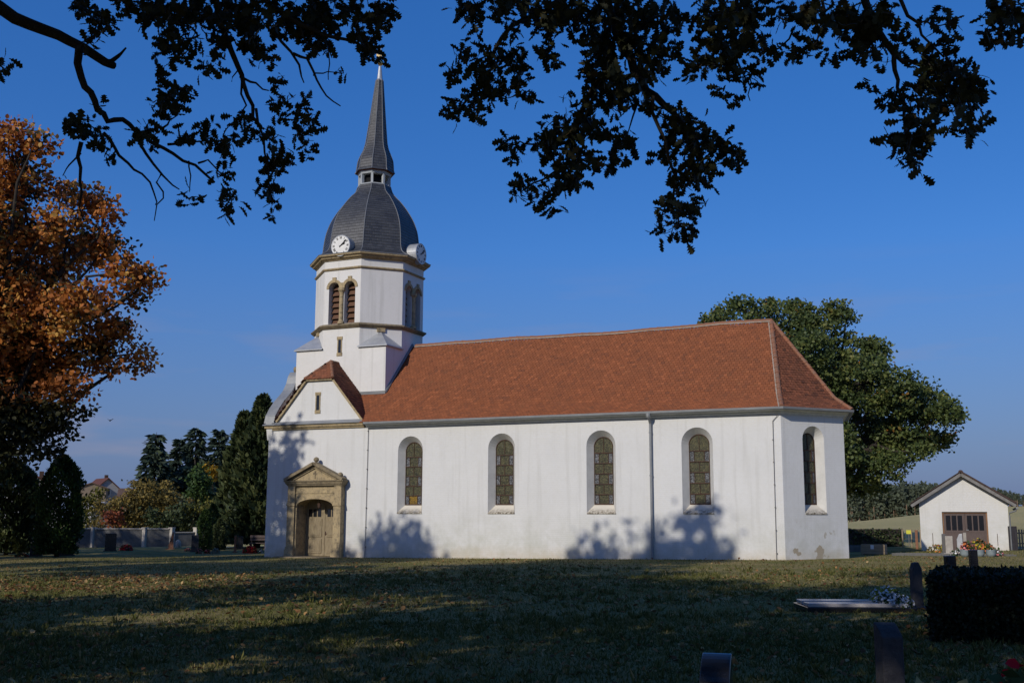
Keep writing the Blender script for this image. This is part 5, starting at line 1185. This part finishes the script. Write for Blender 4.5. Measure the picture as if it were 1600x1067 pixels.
V, F, q = cloud(Pn, .14*(.6+.8*r.random(900)), QUADV, QUADF, r); link('ivy', np_mesh('ivy', V, F, q), MT['leaf_cypress'], lw, 'stuff')
# wooden crate with a paper notice
C = hit(1366, 866.5); t = thing('wooden_crate', 'pale wooden crate with a white notice near the apse corner', 'crate', C, R_(-4))
cw, chh, cdp = .53, .48, .35
for k in range(3):
    z0_ = .03+k*.155
    for yy in (-cdp, cdp): MB().box(-cw, cw, yy-.014, yy+.014, z0_, z0_+.145).build('board', MT['wood_grey'], t)
    for xx in (-cw, cw): MB().box(xx-.014, xx+.014, -cdp+.018, cdp-.018, z0_, z0_+.145).build('board', MT['wood_grey'], t)
for xx in (-cw+.06, cw-.06): MB().box(xx-.03, xx+.03, -cdp-.034, -cdp-.016, 0, .5).build('batten', MT['wood_grey'], t)
MB().box(-cw+.02, cw-.02, -cdp+.02, cdp-.02, 0, .34).build('fill', MT['soil'], t)
MB().box(-.09, .06, -cdp-.020, -cdp-.016, .27, .46).build('notice', MT['paper'], t)
C = hit(1334, 862); t = thing('stone_trough', 'small grey stone trough half hidden by the apse corner', 'trough', C, R_(4))
m = MB(); m.box(-.36, .36, -.25, .25, 0, .34); m.build('body', MT['concrete'], t, bevel=.02); MB().box(-.31, .31, -.20, .20, .30, .345).build('soil', MT['soil'], t)
# wire fence with posts, and a yellow sign
F0 = onground(1408, 70); F1 = onground(1436, 71)
t = thing('wire_fence', 'wire mesh fence with wooden posts left of the shed', 'fence', F0, math.atan2(F1[1]-F0[1], F1[0]-F0[0])); fl_ = np.linalg.norm(F1[:2]-F0[:2])
for k in range(3): MB().tube([(fl_*k/2, 0, -.3), (fl_*k/2+.01, 0, 1.05)], .045, 7).build('post', MT['wood_grey'], t)
mw = MB()
for k in range(9): mw.tube([(0, 0, .08+.11*k), (fl_, 0, .08+.11*k)], .004, 3, False)
for k in range(int(fl_/.11)): mw.tube([(.11*k, 0, .05), (.11*k, 0, .98)], .004, 3, False)
mw.build('mesh', MT['wire'], t, kind='stuff')
C = onground(1418, 69.5); t = thing('small_sign', 'small yellow square sign on a thin post by the fence', 'sign', C, facing(C))
MB().tube([(0, .02, -.2), (0, .02, 1.0)], .02, 6).build('post', MT['wire'], t); MB().box(-.13, .13, -.012, .0, .78, 1.0).build('board', MT['sign_yellow'], t)
C = onground(1430, 66); t = thing('fence_post', 'reddish wooden post at the left corner of the shed', 'post', C)
m = MB(); m.box(-.07, .07, -.07, .07, -.3, 1.0); m.box(-.085, .085, -.085, .085, 1.002, 1.05); m.build('post', MT['stone_red'], t, bevel=.01)
C = onground(1580, 62); t = thing('board_screen', 'dark upright board screen against the right side of the shed', 'screen', C, R_(12))
for k in range(3): MB().box(-.21+k*.142, -.21+k*.142+.134, -.02, .02, -.1, 1.22).build('board', simple('dark_board', (.040, .036, .042), (.028, .025, .028), 5, .8), t)
MB().box(-.2, .2, .022, .05, .9, 1.0).build('rail', MT['louvre'], t)
F0 = onground(1586, 66); F1 = onground(1640, 66)
t = thing('picket_fence', 'pale weathered picket fence at the right edge behind the shed', 'fence', F0, math.atan2(F1[1]-F0[1], F1[0]-F0[0]))
pk = MB(); pk.box(-.045, .045, -.012, .012, -.05, 1.05); pm_ = pk.build('picket', MT['wood_grey'], t); n_ = int(np.linalg.norm(F1[:2]-F0[:2])/.13)
for k in range(1, n_): o = bpy.data.objects.new('picket', pm_.data); COL.objects.link(o); o.parent = t; o.location = (.13*k, 0, rng.normal(0, .015))
for z_ in (.3, .85): MB().box(-.05, .13*n_, .014, .05, z_-.035, z_+.035).build('rail', MT['wood_grey'], t)

# ------------------------------------------------------------------ flowers
def flowers(name, label, C, rx, ry, h, kinds, n, size, r, leaf='fl_green', nleaf=None, cat='flowers', parent=None, loc=None, group=None):
    t = thing(name, label, cat, C, group=group) if parent is None else parent; o0 = np.array(loc if loc is not None else (0, 0, 0), float)
    def pts_(m, s=1.0):
        d = r.normal(size=(m, 3)); d[:, 2] = np.abs(d[:, 2]); d /= np.linalg.norm(d, axis=1)[:, None]; q = (.75+.28*r.random(m))[:, None]; return o0+d*q*np.array([rx, ry, h])*s
    m = nleaf or n; V, F, q = cloud(pts_(m, .92), size*1.5*(.6+.7*r.random(m)), RHV, RHF, r); link('leaves', np_mesh('leaves', V, F, q), MT[leaf], t, 'stuff')
    for (mat, share) in kinds:
        m = max(3, int(n*share)); P = pts_(m); D = (P-o0)/np.array([rx, ry, h])+r.normal(size=(m, 3))*.3; nn = D/np.linalg.norm(D, axis=1)[:, None]
        a = r.normal(size=(m, 3)); a -= (a*nn).sum(1)[:, None]*nn; a /= np.linalg.norm(a, axis=1)[:, None]
        FV = np.array([(0, 0, -.1)]+[(.5*math.cos(k*math.pi/3)*(1 if k % 2 else .8), .5*math.sin(k*math.pi/3)*(1 if k % 2 else .8), .12) for k in range(6)]); FF = np.array([(0, 1, 2, 3), (0, 3, 4, 5), (0, 5, 6, 1)])
        V, F, q = cloud(P, size*(.7+.6*r.random(m)), FV, FF, r, np.stack([a, np.cross(nn, a), nn], -1)); link('blossoms', np_mesh('blossoms', V, F, q), MT[mat], t, 'stuff')
    return t
rf = np.random.default_rng(15)

# ---- graves in front of the shed
C = hit(1525, 868); GB = C.copy()
t = thing('grave_bed', 'pale gravel grave bed in front of the shed door', 'grave', (C[0], C[1], float(gz(C[0], C[1]))), R_(1))
m = MB(); m.box(-3.5, 1.6, -.55, .95, -.1, .05); m.build('gravel', MT['gravel'], t, bevel=.03)
m = MB(); m.box(-3.55, 1.65, -.62, -.55, -.1, .085); m.build('kerb', MT['concrete'], t)
def headstone(label, px, py, w_, h, th, mat, rz=None, top='flat', name='gravestone', d=None, extra=None, lean_=0.0, C=None):
    C = (onground(px, d) if d else hit(px, py)) if C is None else np.asarray(C, float); t = thing(name, label, 'gravestone', C, facing(C) if rz is None else rz, 'gravestones in the churchyard')
    if top == 'flat': P = [(-w_, 0, -.2), (w_, 0, -.2), (w_, 0, h), (-w_, 0, h)]
    elif top == 'arch': P = [(-w_, 0, -.2), (w_, 0, -.2)]+[(w_*math.cos(math.pi*k/10), 0, h-w_*.55+w_*.55*math.sin(math.pi*k/10)) for k in range(11)]
    elif top == 'slant': P = [(-w_, 0, -.2), (w_, 0, -.2), (w_*.9, 0, h), (-w_*.2, 0, h*.97), (-w_, 0, h*.72)]
    elif top == 'point': P = [(-w_, 0, -.2), (w_, 0, -.2), (w_*1.0, 0, h*.86), (w_*.35, 0, h), (-w_*.5, 0, h*.98), (-w_*.95, 0, h*.84)]
    elif top == 'blade': P = [(-w_, 0, -.2), (w_, 0, -.2), (w_*.85, 0, h), (w_*.5, 0, h*.98), (-w_*.3, 0, h*.45)]
    m = MB(); m.prism([(x+lean_*z, y-th/2, z) for x, y, z in P], (0, th, 0)); m.build('stone', mat, t, bevel=.012)
    MB().box(-w_-.08, w_+.08, -th/2-.08, th/2+.08, -.15, .07).build('plinth', mat, t, bevel=.01)
    if extra: extra(t)
    return t
def lines(w_, z0_, z1_, n, th, mat='stone_pale'):
    def f(t):
        m = MB(); r = np.random.default_rng(int(w_*1000))
        for k in range(n):
            z = z1_-(z1_-z0_)*k/max(n-1, 1); x = -w_*.75
            while x < w_*.7:
                l_ = r.uniform(.02, .05); m.box(x, min(x+l_, w_*.75), -th/2-.004, -th/2-.0005, z, z+.022); x += l_+.014
        m.build('inscription', MT[mat], t)
    return f
headstone('narrow dark stele left of the flower bed by the shed', 1476, 866, .09, .95, .16, MT['granite_grey'])
headstone('low greenish stone beside the narrow stele by the shed', 1484, 866.5, .16, .85, .14, MT['stone_pale'])
headstone('silver grey upright stone amid the flowers by the shed', 1501, 866, .13, .95, .14, MT['zinc_bright'], top='slant')
headstone('small pale stone right of the silver grey one by the shed', 1509, 865, .07, .98, .12, MT['stone_pale'])
flowers('wreath', 'brown wreath with white and yellow flowers left of the grave bed', hit(1464, 863), .50, .25, .40, [('fl_yellow', .3), ('fl_white', .2), ('fl_orange', .3)], 60, .09, rf, 'leaf_brown', 120)
flowers('flower_mound', 'orange and pink flower arrangement on the gravel bed', hit(1512, 866), .45, .3, .62, [('fl_orange', .8), ('fl_pink', .6)], 90, .10, rf)
flowers('flower_mound', 'yellow flower arrangement in the middle of the gravel bed', hit(1529, 865), .48, .3, .72, [('fl_yellow', .9), ('fl_darkred', .15), ('fl_orange', .3)], 100, .10, rf)
flowers('flower_mound', 'reddish orange flower arrangement at the right of the gravel bed', hit(1543, 866), .42, .3, .55, [('fl_orange', .6), ('fl_darkred', .2)], 80, .10, rf)
flowers('flower_mound', 'white and green flowers at the left front of the gravel bed', hit(1497, 869), .34, .25, .34, [('fl_white', .5)], 50, .09, rf)
flowers('flower_mound', 'small white and pink flowers at the far right of the gravel bed', hit(1557, 869), .34, .25, .32, [('fl_white', .6), ('fl_pink', .4)], 50, .09, rf)
for k, (px, lab) in enumerate([(1531, 'blue grey glazed bowl in front of the yellow flowers'), (1549, 'blue grey glazed bowl before the reddish flowers'), (1508, 'blue grey glazed bowl below the orange flowers')]):
    C = hit(px, 870); b_ = MB(); b_.lathe([(.09, 0), (.15, .03), (.21, .14), (.205, .27), (.22, .29), (.20, .29), (.18, .20)], 14, cap=False); b_.f.append(tuple(range(13, -1, -1)))
    o = b_.build('flower_bowl', MT['bowl'], smooth=True); o.location = C; tag(o, lab, 'bowl', 'glazed flower bowls')

# ---- right foreground
PR = 'black polished '
def twin_slab():
    A = hit(1262, 958); B = hit(1432, 958); u = (B-A)[:2]/np.linalg.norm((B-A)[:2]); rz = math.atan2(u[1], u[0]); l_ = np.linalg.norm((B-A)[:2])
    t = thing('slab_grave', 'grave with two polished stone slabs and a dark kerb', 'grave', A, rz)
    MB().box(0, l_, -.02, 1.15, -.15, .10).build('kerb', MT['granite_black'], t, bevel=.012)
    MB().box(.02, l_*.93, .0, .40, .102, .165).build('slab', MT['granite_pale'], t, bevel=.008)
    MB().box(.05, l_*.90, .66, 1.10, .102, .165).build('slab', MT['granite_pale'], t, bevel=.008)
    return A, u, l_
A, u, l_ = twin_slab()
nrm2 = np.array([-u[1], u[0]])
def on(a, b, z=.0): q = A[:2]+u*a+nrm2*b; return np.array([q[0], q[1], float(gz(*q))+z])
flowers('flower_mound', 'white flowers massed at the head of the slab grave', on(l_*.83, .22, .10), .36, .26, .24, [('fl_white', 1.0)], 330, .045, rf, 'fl_green', 260)
flowers('flower_mound', 'white flowers with a yellow green heart behind the front mass', on(l_*.86, .85, .10), .30, .26, .32, [('fl_white', .8), ('fl_lime', .5)], 260, .045, rf, 'fl_lime', 200)
headstone('rough dark pointed gravestone at the head of the slab grave', 0, 0, .095, .86, .13, MT['granite_rough'], rz=math.atan2(u[1], u[0])+R_(12), top='point', C=on(l_+.20, .55))
# clipped hedge
HD = thing('clipped_hedge', 'low square-clipped dark hedge at the right edge', 'hedge', hit(1458, 1004), R_(-1))
hwid, hdep, hht = 4.2, 2.1, .86
MB().box(.10, hwid-.1, .10, hdep-.1, 0, hht-.10).build('core', MT['void'], HD)
n = 26000; r = np.random.default_rng(8); f_ = r.random(n); X = np.stack([r.uniform(0, hwid, n), r.uniform(0, hdep, n), r.uniform(0, hht, n)], 1)
k = f_ < .42; X[k, 2] = hht+r.normal(0, .018, k.sum()); k = (f_ >= .42) & (f_ < .80); X[k, 1] = r.normal(0, .02, k.sum()); k = f_ >= .80; X[k, 0] = r.normal(0, .02, k.sum())
V, F, q = cloud(X, .055*(.6+.8*r.random(n)), RHV, RHF, r); link('foliage', np_mesh('foliage', V, F, q), MT['leaf_hedge'], HD, 'stuff')
headstone('tall black stone behind the hedge, left of the pair', 0, 0, .085, 1.00, .13, MT['granite_black'], C=onground(1482, 20.5), extra=None, lean_=-.03, rz=R_(28))
headstone('slim tall black stone behind the hedge, right of the pair', 0, 0, .065, 1.10, .10, MT['granite_black'], C=onground(1518, 20.5), lean_=-.02, rz=R_(24))
headstone('short black polished stone between the two tall ones', 0, 0, .07, .84, .12, MT['granite_black'], C=onground(1506, 19.6), rz=R_(10))
# two stones close to the camera
def near_stone(label, px, d, w_, th, h, mat, slope, rz, txt=False):
    C = onground(px, d); t = thing('gravestone', label, 'gravestone', C, rz, 'gravestones in the churchyard')
    pr = [(-th, -.3), (th, -.3), (th, h)]+[(th-2*th*k/8, h-slope*(k/8)**1.7) for k in range(1, 9)]
    m = MB(); m.prism([(-w_, y, z) for y, z in reversed(pr)], (2*w_, 0, 0)); m.build('stone', mat, t, bevel=.01)
    MB().box(-w_-.1, w_+.1, -th-.1, th+.1, -.2, .06).build('plinth', mat, t, bevel=.01)
    if txt:
        im = MB(); r = np.random.default_rng(3)
        for k in range(6):
            z = h*.80-k*.085; y = -th*.7
            while y < th*.65: l2 = r.uniform(.015, .035); im.box(w_+.0005, w_+.004, y, y+l2, z, z+.03); y += l2+.012
        im.build('inscription', MT['granite_grey'], t)
    return t
near_stone('dark polished gravestone with sloping top in the centre foreground', 1112, 8.9, .115, .15, .58, MT['granite_black'], .19, R_(8))
near_stone('tall dark rough gravestone with a slanted top in the right foreground', 1378, 9.6, .085, .11, .77, MT['granite_rough'], .10, R_(22), True)
# red flowers and hosta leaves at the lower right corner
flowers('flower_mound', 'dark red blossoms at the lower right corner', onground(1582, 9.2), .36, .30, .52, [('fl_red', 1.0)], 60, .10, rf, 'fl_green', 200)
HS = onground(1458, 9.5); t = thing('hosta_plant', 'yellowing broad-leaved plant at the bottom edge', 'plant', HS)
OV = np.array([(0, 0, 0), (.20, .22, .05), (.26, .5, .06), (.14, .8, .03), (0, 1, -.05), (-.14, .8, .03), (-.26, .5, .06), (-.20, .22, .05)]); OF = np.array([(0, 1, 2, 7), (7, 2, 3, 6), (6, 3, 4, 5)])
for k in range(9):
    a = k*.7; me = np_mesh('leaf', OV*(1.25,1,1)*(.20+.04*math.sin(k*2.1)), OF, np.full(3, .5+.4*math.sin(k*1.7)), True); o = link('leaf', me, leafmat('hosta_leaf', [(0, (.30, .25, .09)), (1, (.52, .41, .16))], .6, .3), t)
    D = np.array([[math.cos(a)*.5, math.sin(a)*.5, .85]]); Rr = dirrot(D, rf)[0]; o.matrix_basis = Matrix.Translation((math.cos(a)*.10, math.sin(a)*.10, .16)) @ Matrix(Rr.tolist()).to_4x4()

# ------------------------------------------------------------------ left background
# cemetery wall: concrete panels between pillars
def cem_wall():
    pil = [(-60, 96), (40, 96), (118, 96), (147, 96), (228, 95), (270, 95), (308, 96), (345, 97)]
    P = [onground(px, d) for px, d in pil]; t = thing('cemetery_wall', 'long low concrete cemetery wall with pillars at the left', 'wall', P[0]); b0 = P[0]
    for k, (a, b) in enumerate(zip(P, P[1:])):
        h = 1.55 if k < 5 else 1.25; d = (b-a); l2 = np.linalg.norm(d[:2]); e_ = np.array([d[0]/l2, d[1]/l2, 0]); n3 = np.array([-e_[1], e_[0], 0]); c = (a+b)/2-b0; c[2] = h/2-.2
        MB().obox(c, e_*(l2/2-.19), n3*.10, (0, 0, h/2+.2)).build('panel', MT['concrete'], t)
        c2 = (a+b)/2-b0; c2[2] = h+.045; MB().obox(c2, e_*(l2/2-.19), n3*.16, (0, 0, .04)).build('coping', MT['concrete_top'], t)
    for a in P:
        c = a-b0; m = MB(); m.box(c[0]-.18, c[0]+.18, c[1]-.18, c[1]+.18, -.4, 1.62); m.box(c[0]-.21, c[0]+.21, c[1]-.21, c[1]+.21, 1.622, 1.70); m.build('pillar', MT['concrete_top'], t, bevel=.015)
cem_wall()
GL = 'left lawn, '
headstone('black gravestone in the shade near the left edge, nearest the corner', 20, 865, .34, .78, .18, MT['granite_black'])
headstone('black rounded gravestone just right of the red flowers at far left', 55, 869, .30, .70, .20, MT['granite_rough'], top='arch')
headstone('dark broad gravestone on the lawn below the broad thuja', 101, 868, .46, .84, .20, MT['granite_rough'])
headstone('tall dark gravestone left of the white cross', 172, 861, .36, 1.18, .18, MT['granite_black'])
headstone('dark narrow gravestone right of the white cross', 200, 853, .30, .92, .18, MT['granite_black'])
headstone('black gravestone at the left border beside the vases', 4, 858, .28, .9, .18, MT['granite_black'])
headstone('brown blade-shaped leaning gravestone before the wall pillar', 266, 858, .22, 1.22, .22, MT['stone_red'], top='blade')
headstone('dark upright gravestone left of the bright green thuja', 304, 862, .22, 1.05, .22, MT['granite_rough'])
headstone('slim reddish stele right of the thujas', 367, 863, .07, 1.02, .10, MT['stone_red'])
headstone('dark slab gravestone just behind the slim reddish stele', 375, 858, .20, .90, .12, MT['granite_black'])
C = hit(278, 855); m = MB(); m.sphere((0, 0, .18), .34, 10, 7, 1.0); o = m.build('boulder', MT['stone_pale'], smooth=True); o.location = C; o.scale = (.75, .6, 1.2); tag(o, 'pale boulder beside the blade-shaped gravestone', 'boulder')
# white grave cross
C = hit(185, 852); t = thing('grave_cross', 'pale ornate grave cross standing above the red flowers', 'cross', C, facing(C))
m = MB(); m.box(-.14, .14, -.10, .10, 0, .35); m.box(-.10, .10, -.08, .08, .35, .48); m.build('pedestal', MT['stone_pale'], t, bevel=.015)
m = MB(); m.box(-.045, .045, -.035, .035, .48, 1.42); m.box(-.25, .25, -.034, .034, 1.10, 1.19)
for (x, z) in ((-.27, 1.145), (.27, 1.145), (0, 1.46)): m.sphere((x, 0, z), .065, 8, 5)
m.build('cross', MT['stone_pale'], t)
m = MB(); m.tube([(.17*math.cos(a), 0, 1.145+.17*math.sin(a)) for a in np.linspace(0, 2*math.pi, 17)], .018, 5, False); m.build('ring', MT['stone_pale'], t)
flowers('flower_mound', 'large red flower mound below the white cross', hit(197, 860), .52, .4, .42, [('fl_red', 1.0), ('fl_pink', .2)], 260, .085, rf)
flowers('flower_mound', 'bright red flower mound beside the church corner', hit(391, 864), .50, .4, .44, [('fl_red', 1.0), ('fl_orange', .2)], 260, .085, rf)
flowers('flower_mound', 'white flowers right of the bright red mound', hit(407, 864), .16, .14, .26, [('fl_white', 1.0)], 50, .07, rf)
flowers('flower_mound', 'pink flowers left of the dark upright gravestone', hit(293, 861), .22, .2, .22, [('fl_pink', .8)], 70, .07, rf)
flowers('flower_mound', 'pale pink flowers right of the dark upright gravestone', hit(311, 865), .20, .2, .34, [('fl_pink', .9)], 70, .07, rf)
flowers('flower_mound', 'small red flowers at the foot of the bright green thuja', hit(324, 865), .20, .2, .26, [('fl_red', .7), ('fl_pink', .4)], 70, .07, rf)
flowers('small_bush', 'rounded grey green bush right of the small red flowers', hit(337, 865), .26, .24, .32, [('fl_grey', .8)], 160, .07, rf, 'fl_grey', cat='bush')
flowers('flower_mound', 'dull red flowers at the far left in the shade', hit(34, 870), .45, .3, .22, [('fl_red', .5), ('fl_orange', .3)], 110, .07, rf)
flowers('flower_mound', 'yellow flowers between two black gravestones at far left', hit(70, 866), .28, .22, .22, [('fl_yellow', .8)], 90, .07, rf)
C = hit(50, 862); t = thing('grave_lantern', 'small red and white grave lantern at far left', 'lantern', C); m = MB(); m.lathe([(.06, .55), (.06, .70)], 10); m.build('glass', MT['fl_red'], t); m = MB(); m.box(-.12, .12, -.10, .10, -.1, .55); m.build('stand', MT['granite_rough'], t); m = MB(); m.lathe([(.075, .702), (.05, .76), (.015, .80)], 10); m.build('lid', MT['paper'], t)
C = hit(26, 858); t = thing('watering_rack', 'thin pale metal rack behind the black stone at far left', 'rack', C); 
for dx in (-.3, .3): MB().tube([(dx, 0, -.1), (dx, 0, .8), (dx*.4, 0, 1.05)], .022, 6).build('rod', MT['zinc_bright'], t)
MB().tube([(-.36, 0, .72), (.36, 0, .72)], .022, 6).build('rail', MT['zinc_bright'], t)
C = onground(405, 78); t = thing('garden_bench', 'dark wooden bench beside the church corner', 'bench', C, facing(C)-.2)
for k in range(3): MB().box(-.6, .6, -.2+k*.14, -.08+k*.14, .42, .46).build('seat_plank', MT['door_brown'], t)
for k in range(2): MB().box(-.6, .6, .22, .25, .60+k*.20, .76+k*.20).build('back_plank', MT['door_brown'], t)
for dx in (-.5, .5): m = MB(); m.box(dx-.04, dx+.04, -.18, .26, 0, .415); m.box(dx-.035, dx+.035, .252, .30, 0, .98); m.build('leg', MT['iron'], t)

# ---- houses far left
MT['house_wall'] = simple('house_render', (.33, .32, .32), (.27, .26, .26), 3, .9)
MT['house_wall2'] = simple('house_render_brown', (.22, .17, .12), (.17, .13, .10), 3, .9)
MT['house_roof'] = simple('house_roof', (.13, .048, .034), (.095, .038, .028), 2, .9, (6, .4))
MT['house_roof2'] = simple('house_roof_brown', (.13, .082, .060), (.10, .062, .048), 2, .9, (6, .4))
def house(label, px, d, w_, l_, ev, rg2, rz, wm, rm, chim=True, win=True):
    C = onground(px, d); t = thing('house', label, 'house', C, rz); m = MB()
    P = [(-w_, 0, -2), (w_, 0, -2), (w_, 0, ev), (0, 0, rg2), (-w_, 0, ev)]; m.prism(P, (0, l_, 0)); m.build('wall', wm, t)
    rf_ = MB()
    for sg in (-1, 1):
        A = np.array([0, -.35, rg2+.05]); B = np.array([sg*(w_+.4), -.35, ev-.4*(rg2-ev)/w_+.05]); n3 = np.array([0, 0, .18]); pl = [A, B, B+n3, A+n3]
        rf_.prism(pl if sg > 0 else pl[::-1], (0, l_+.7, 0))
    ro_ = rf_.build('roof', rm, t)
    if chim: MB().box(w_*.2, w_*.2+.6, l_*.5, l_*.5+.6, rg2-1.2, rg2+.9).build('chimney', MT['iron'], ro_)
    if win:
        for (x, z) in ((-w_*.4, ev*.35), (w_*.4, ev*.35), (0, ev*.95)):
            f_ = MB().box(x-.55, x+.55, -.05, .02, z-.65, z+.65).build('window', MT['white_paint'], t); MB().box(x-.45, x+.45, -.06, -.051, z-.55, z+.55).build('pane', MT['glass_dark'], f_)
def hz(px, py, d): return (808-py)/FPX*d+CAM[2]-onground(px, d)[2]
house('white gabled house with a red roof far behind the brown shrubs', 166, 230, 2.6, 8.0, hz(166, 771, 230), hz(166, 754, 230), R_(60), MT['house_wall'], MT['house_roof'])
house('brown house with a low roof left of the red-roofed one', 141, 225, 2.6, 8, hz(141, 768, 225), hz(141, 761, 225), R_(40), MT['house_wall2'], MT['house_roof2'], False, False)
house('brown tiled roof between the shrubs and the round green tree', 283, 140, 3.0, 7, hz(283, 790, 140), hz(283, 770, 140), R_(128), MT['house_wall2'], MT['house_roof2'], False, False)
house('low grey-roofed outbuilding behind the golden brown shrub', 163, 122, 1.4, 4, hz(163, 797, 122), hz(163, 790, 122), R_(70), MT['house_wall'], MT['house_wall'], False, False)
house('house with a dark red roof beyond the broad thuja', 52, 170, 3.4, 9, hz(52, 775, 170), hz(52, 752, 170), R_(50), MT['house_wall'], MT['house_roof'], True, False)
# a bird over the cemetery
C = at(172, 657, 120); b_ = MB(); b_.lathe([(.01, -.22), (.07, -.1), (.085, .05), (.05, .18), (.01, .26)], 8)
o = thing('bird', 'tiny dark bird in the sky above the conifers', 'bird', C); bd = b_.build('body', MT['void'], o); bd.rotation_euler = (math.pi/2, 0, .6)
for sg in (-1, 1): m = MB(); m.prism([(0, -.08, 0), (sg*.38, -.02, .16), (sg*.40, .06, .16), (0, .10, 0)], (0, 0, .015)); m.build('wing', MT['void'], o)
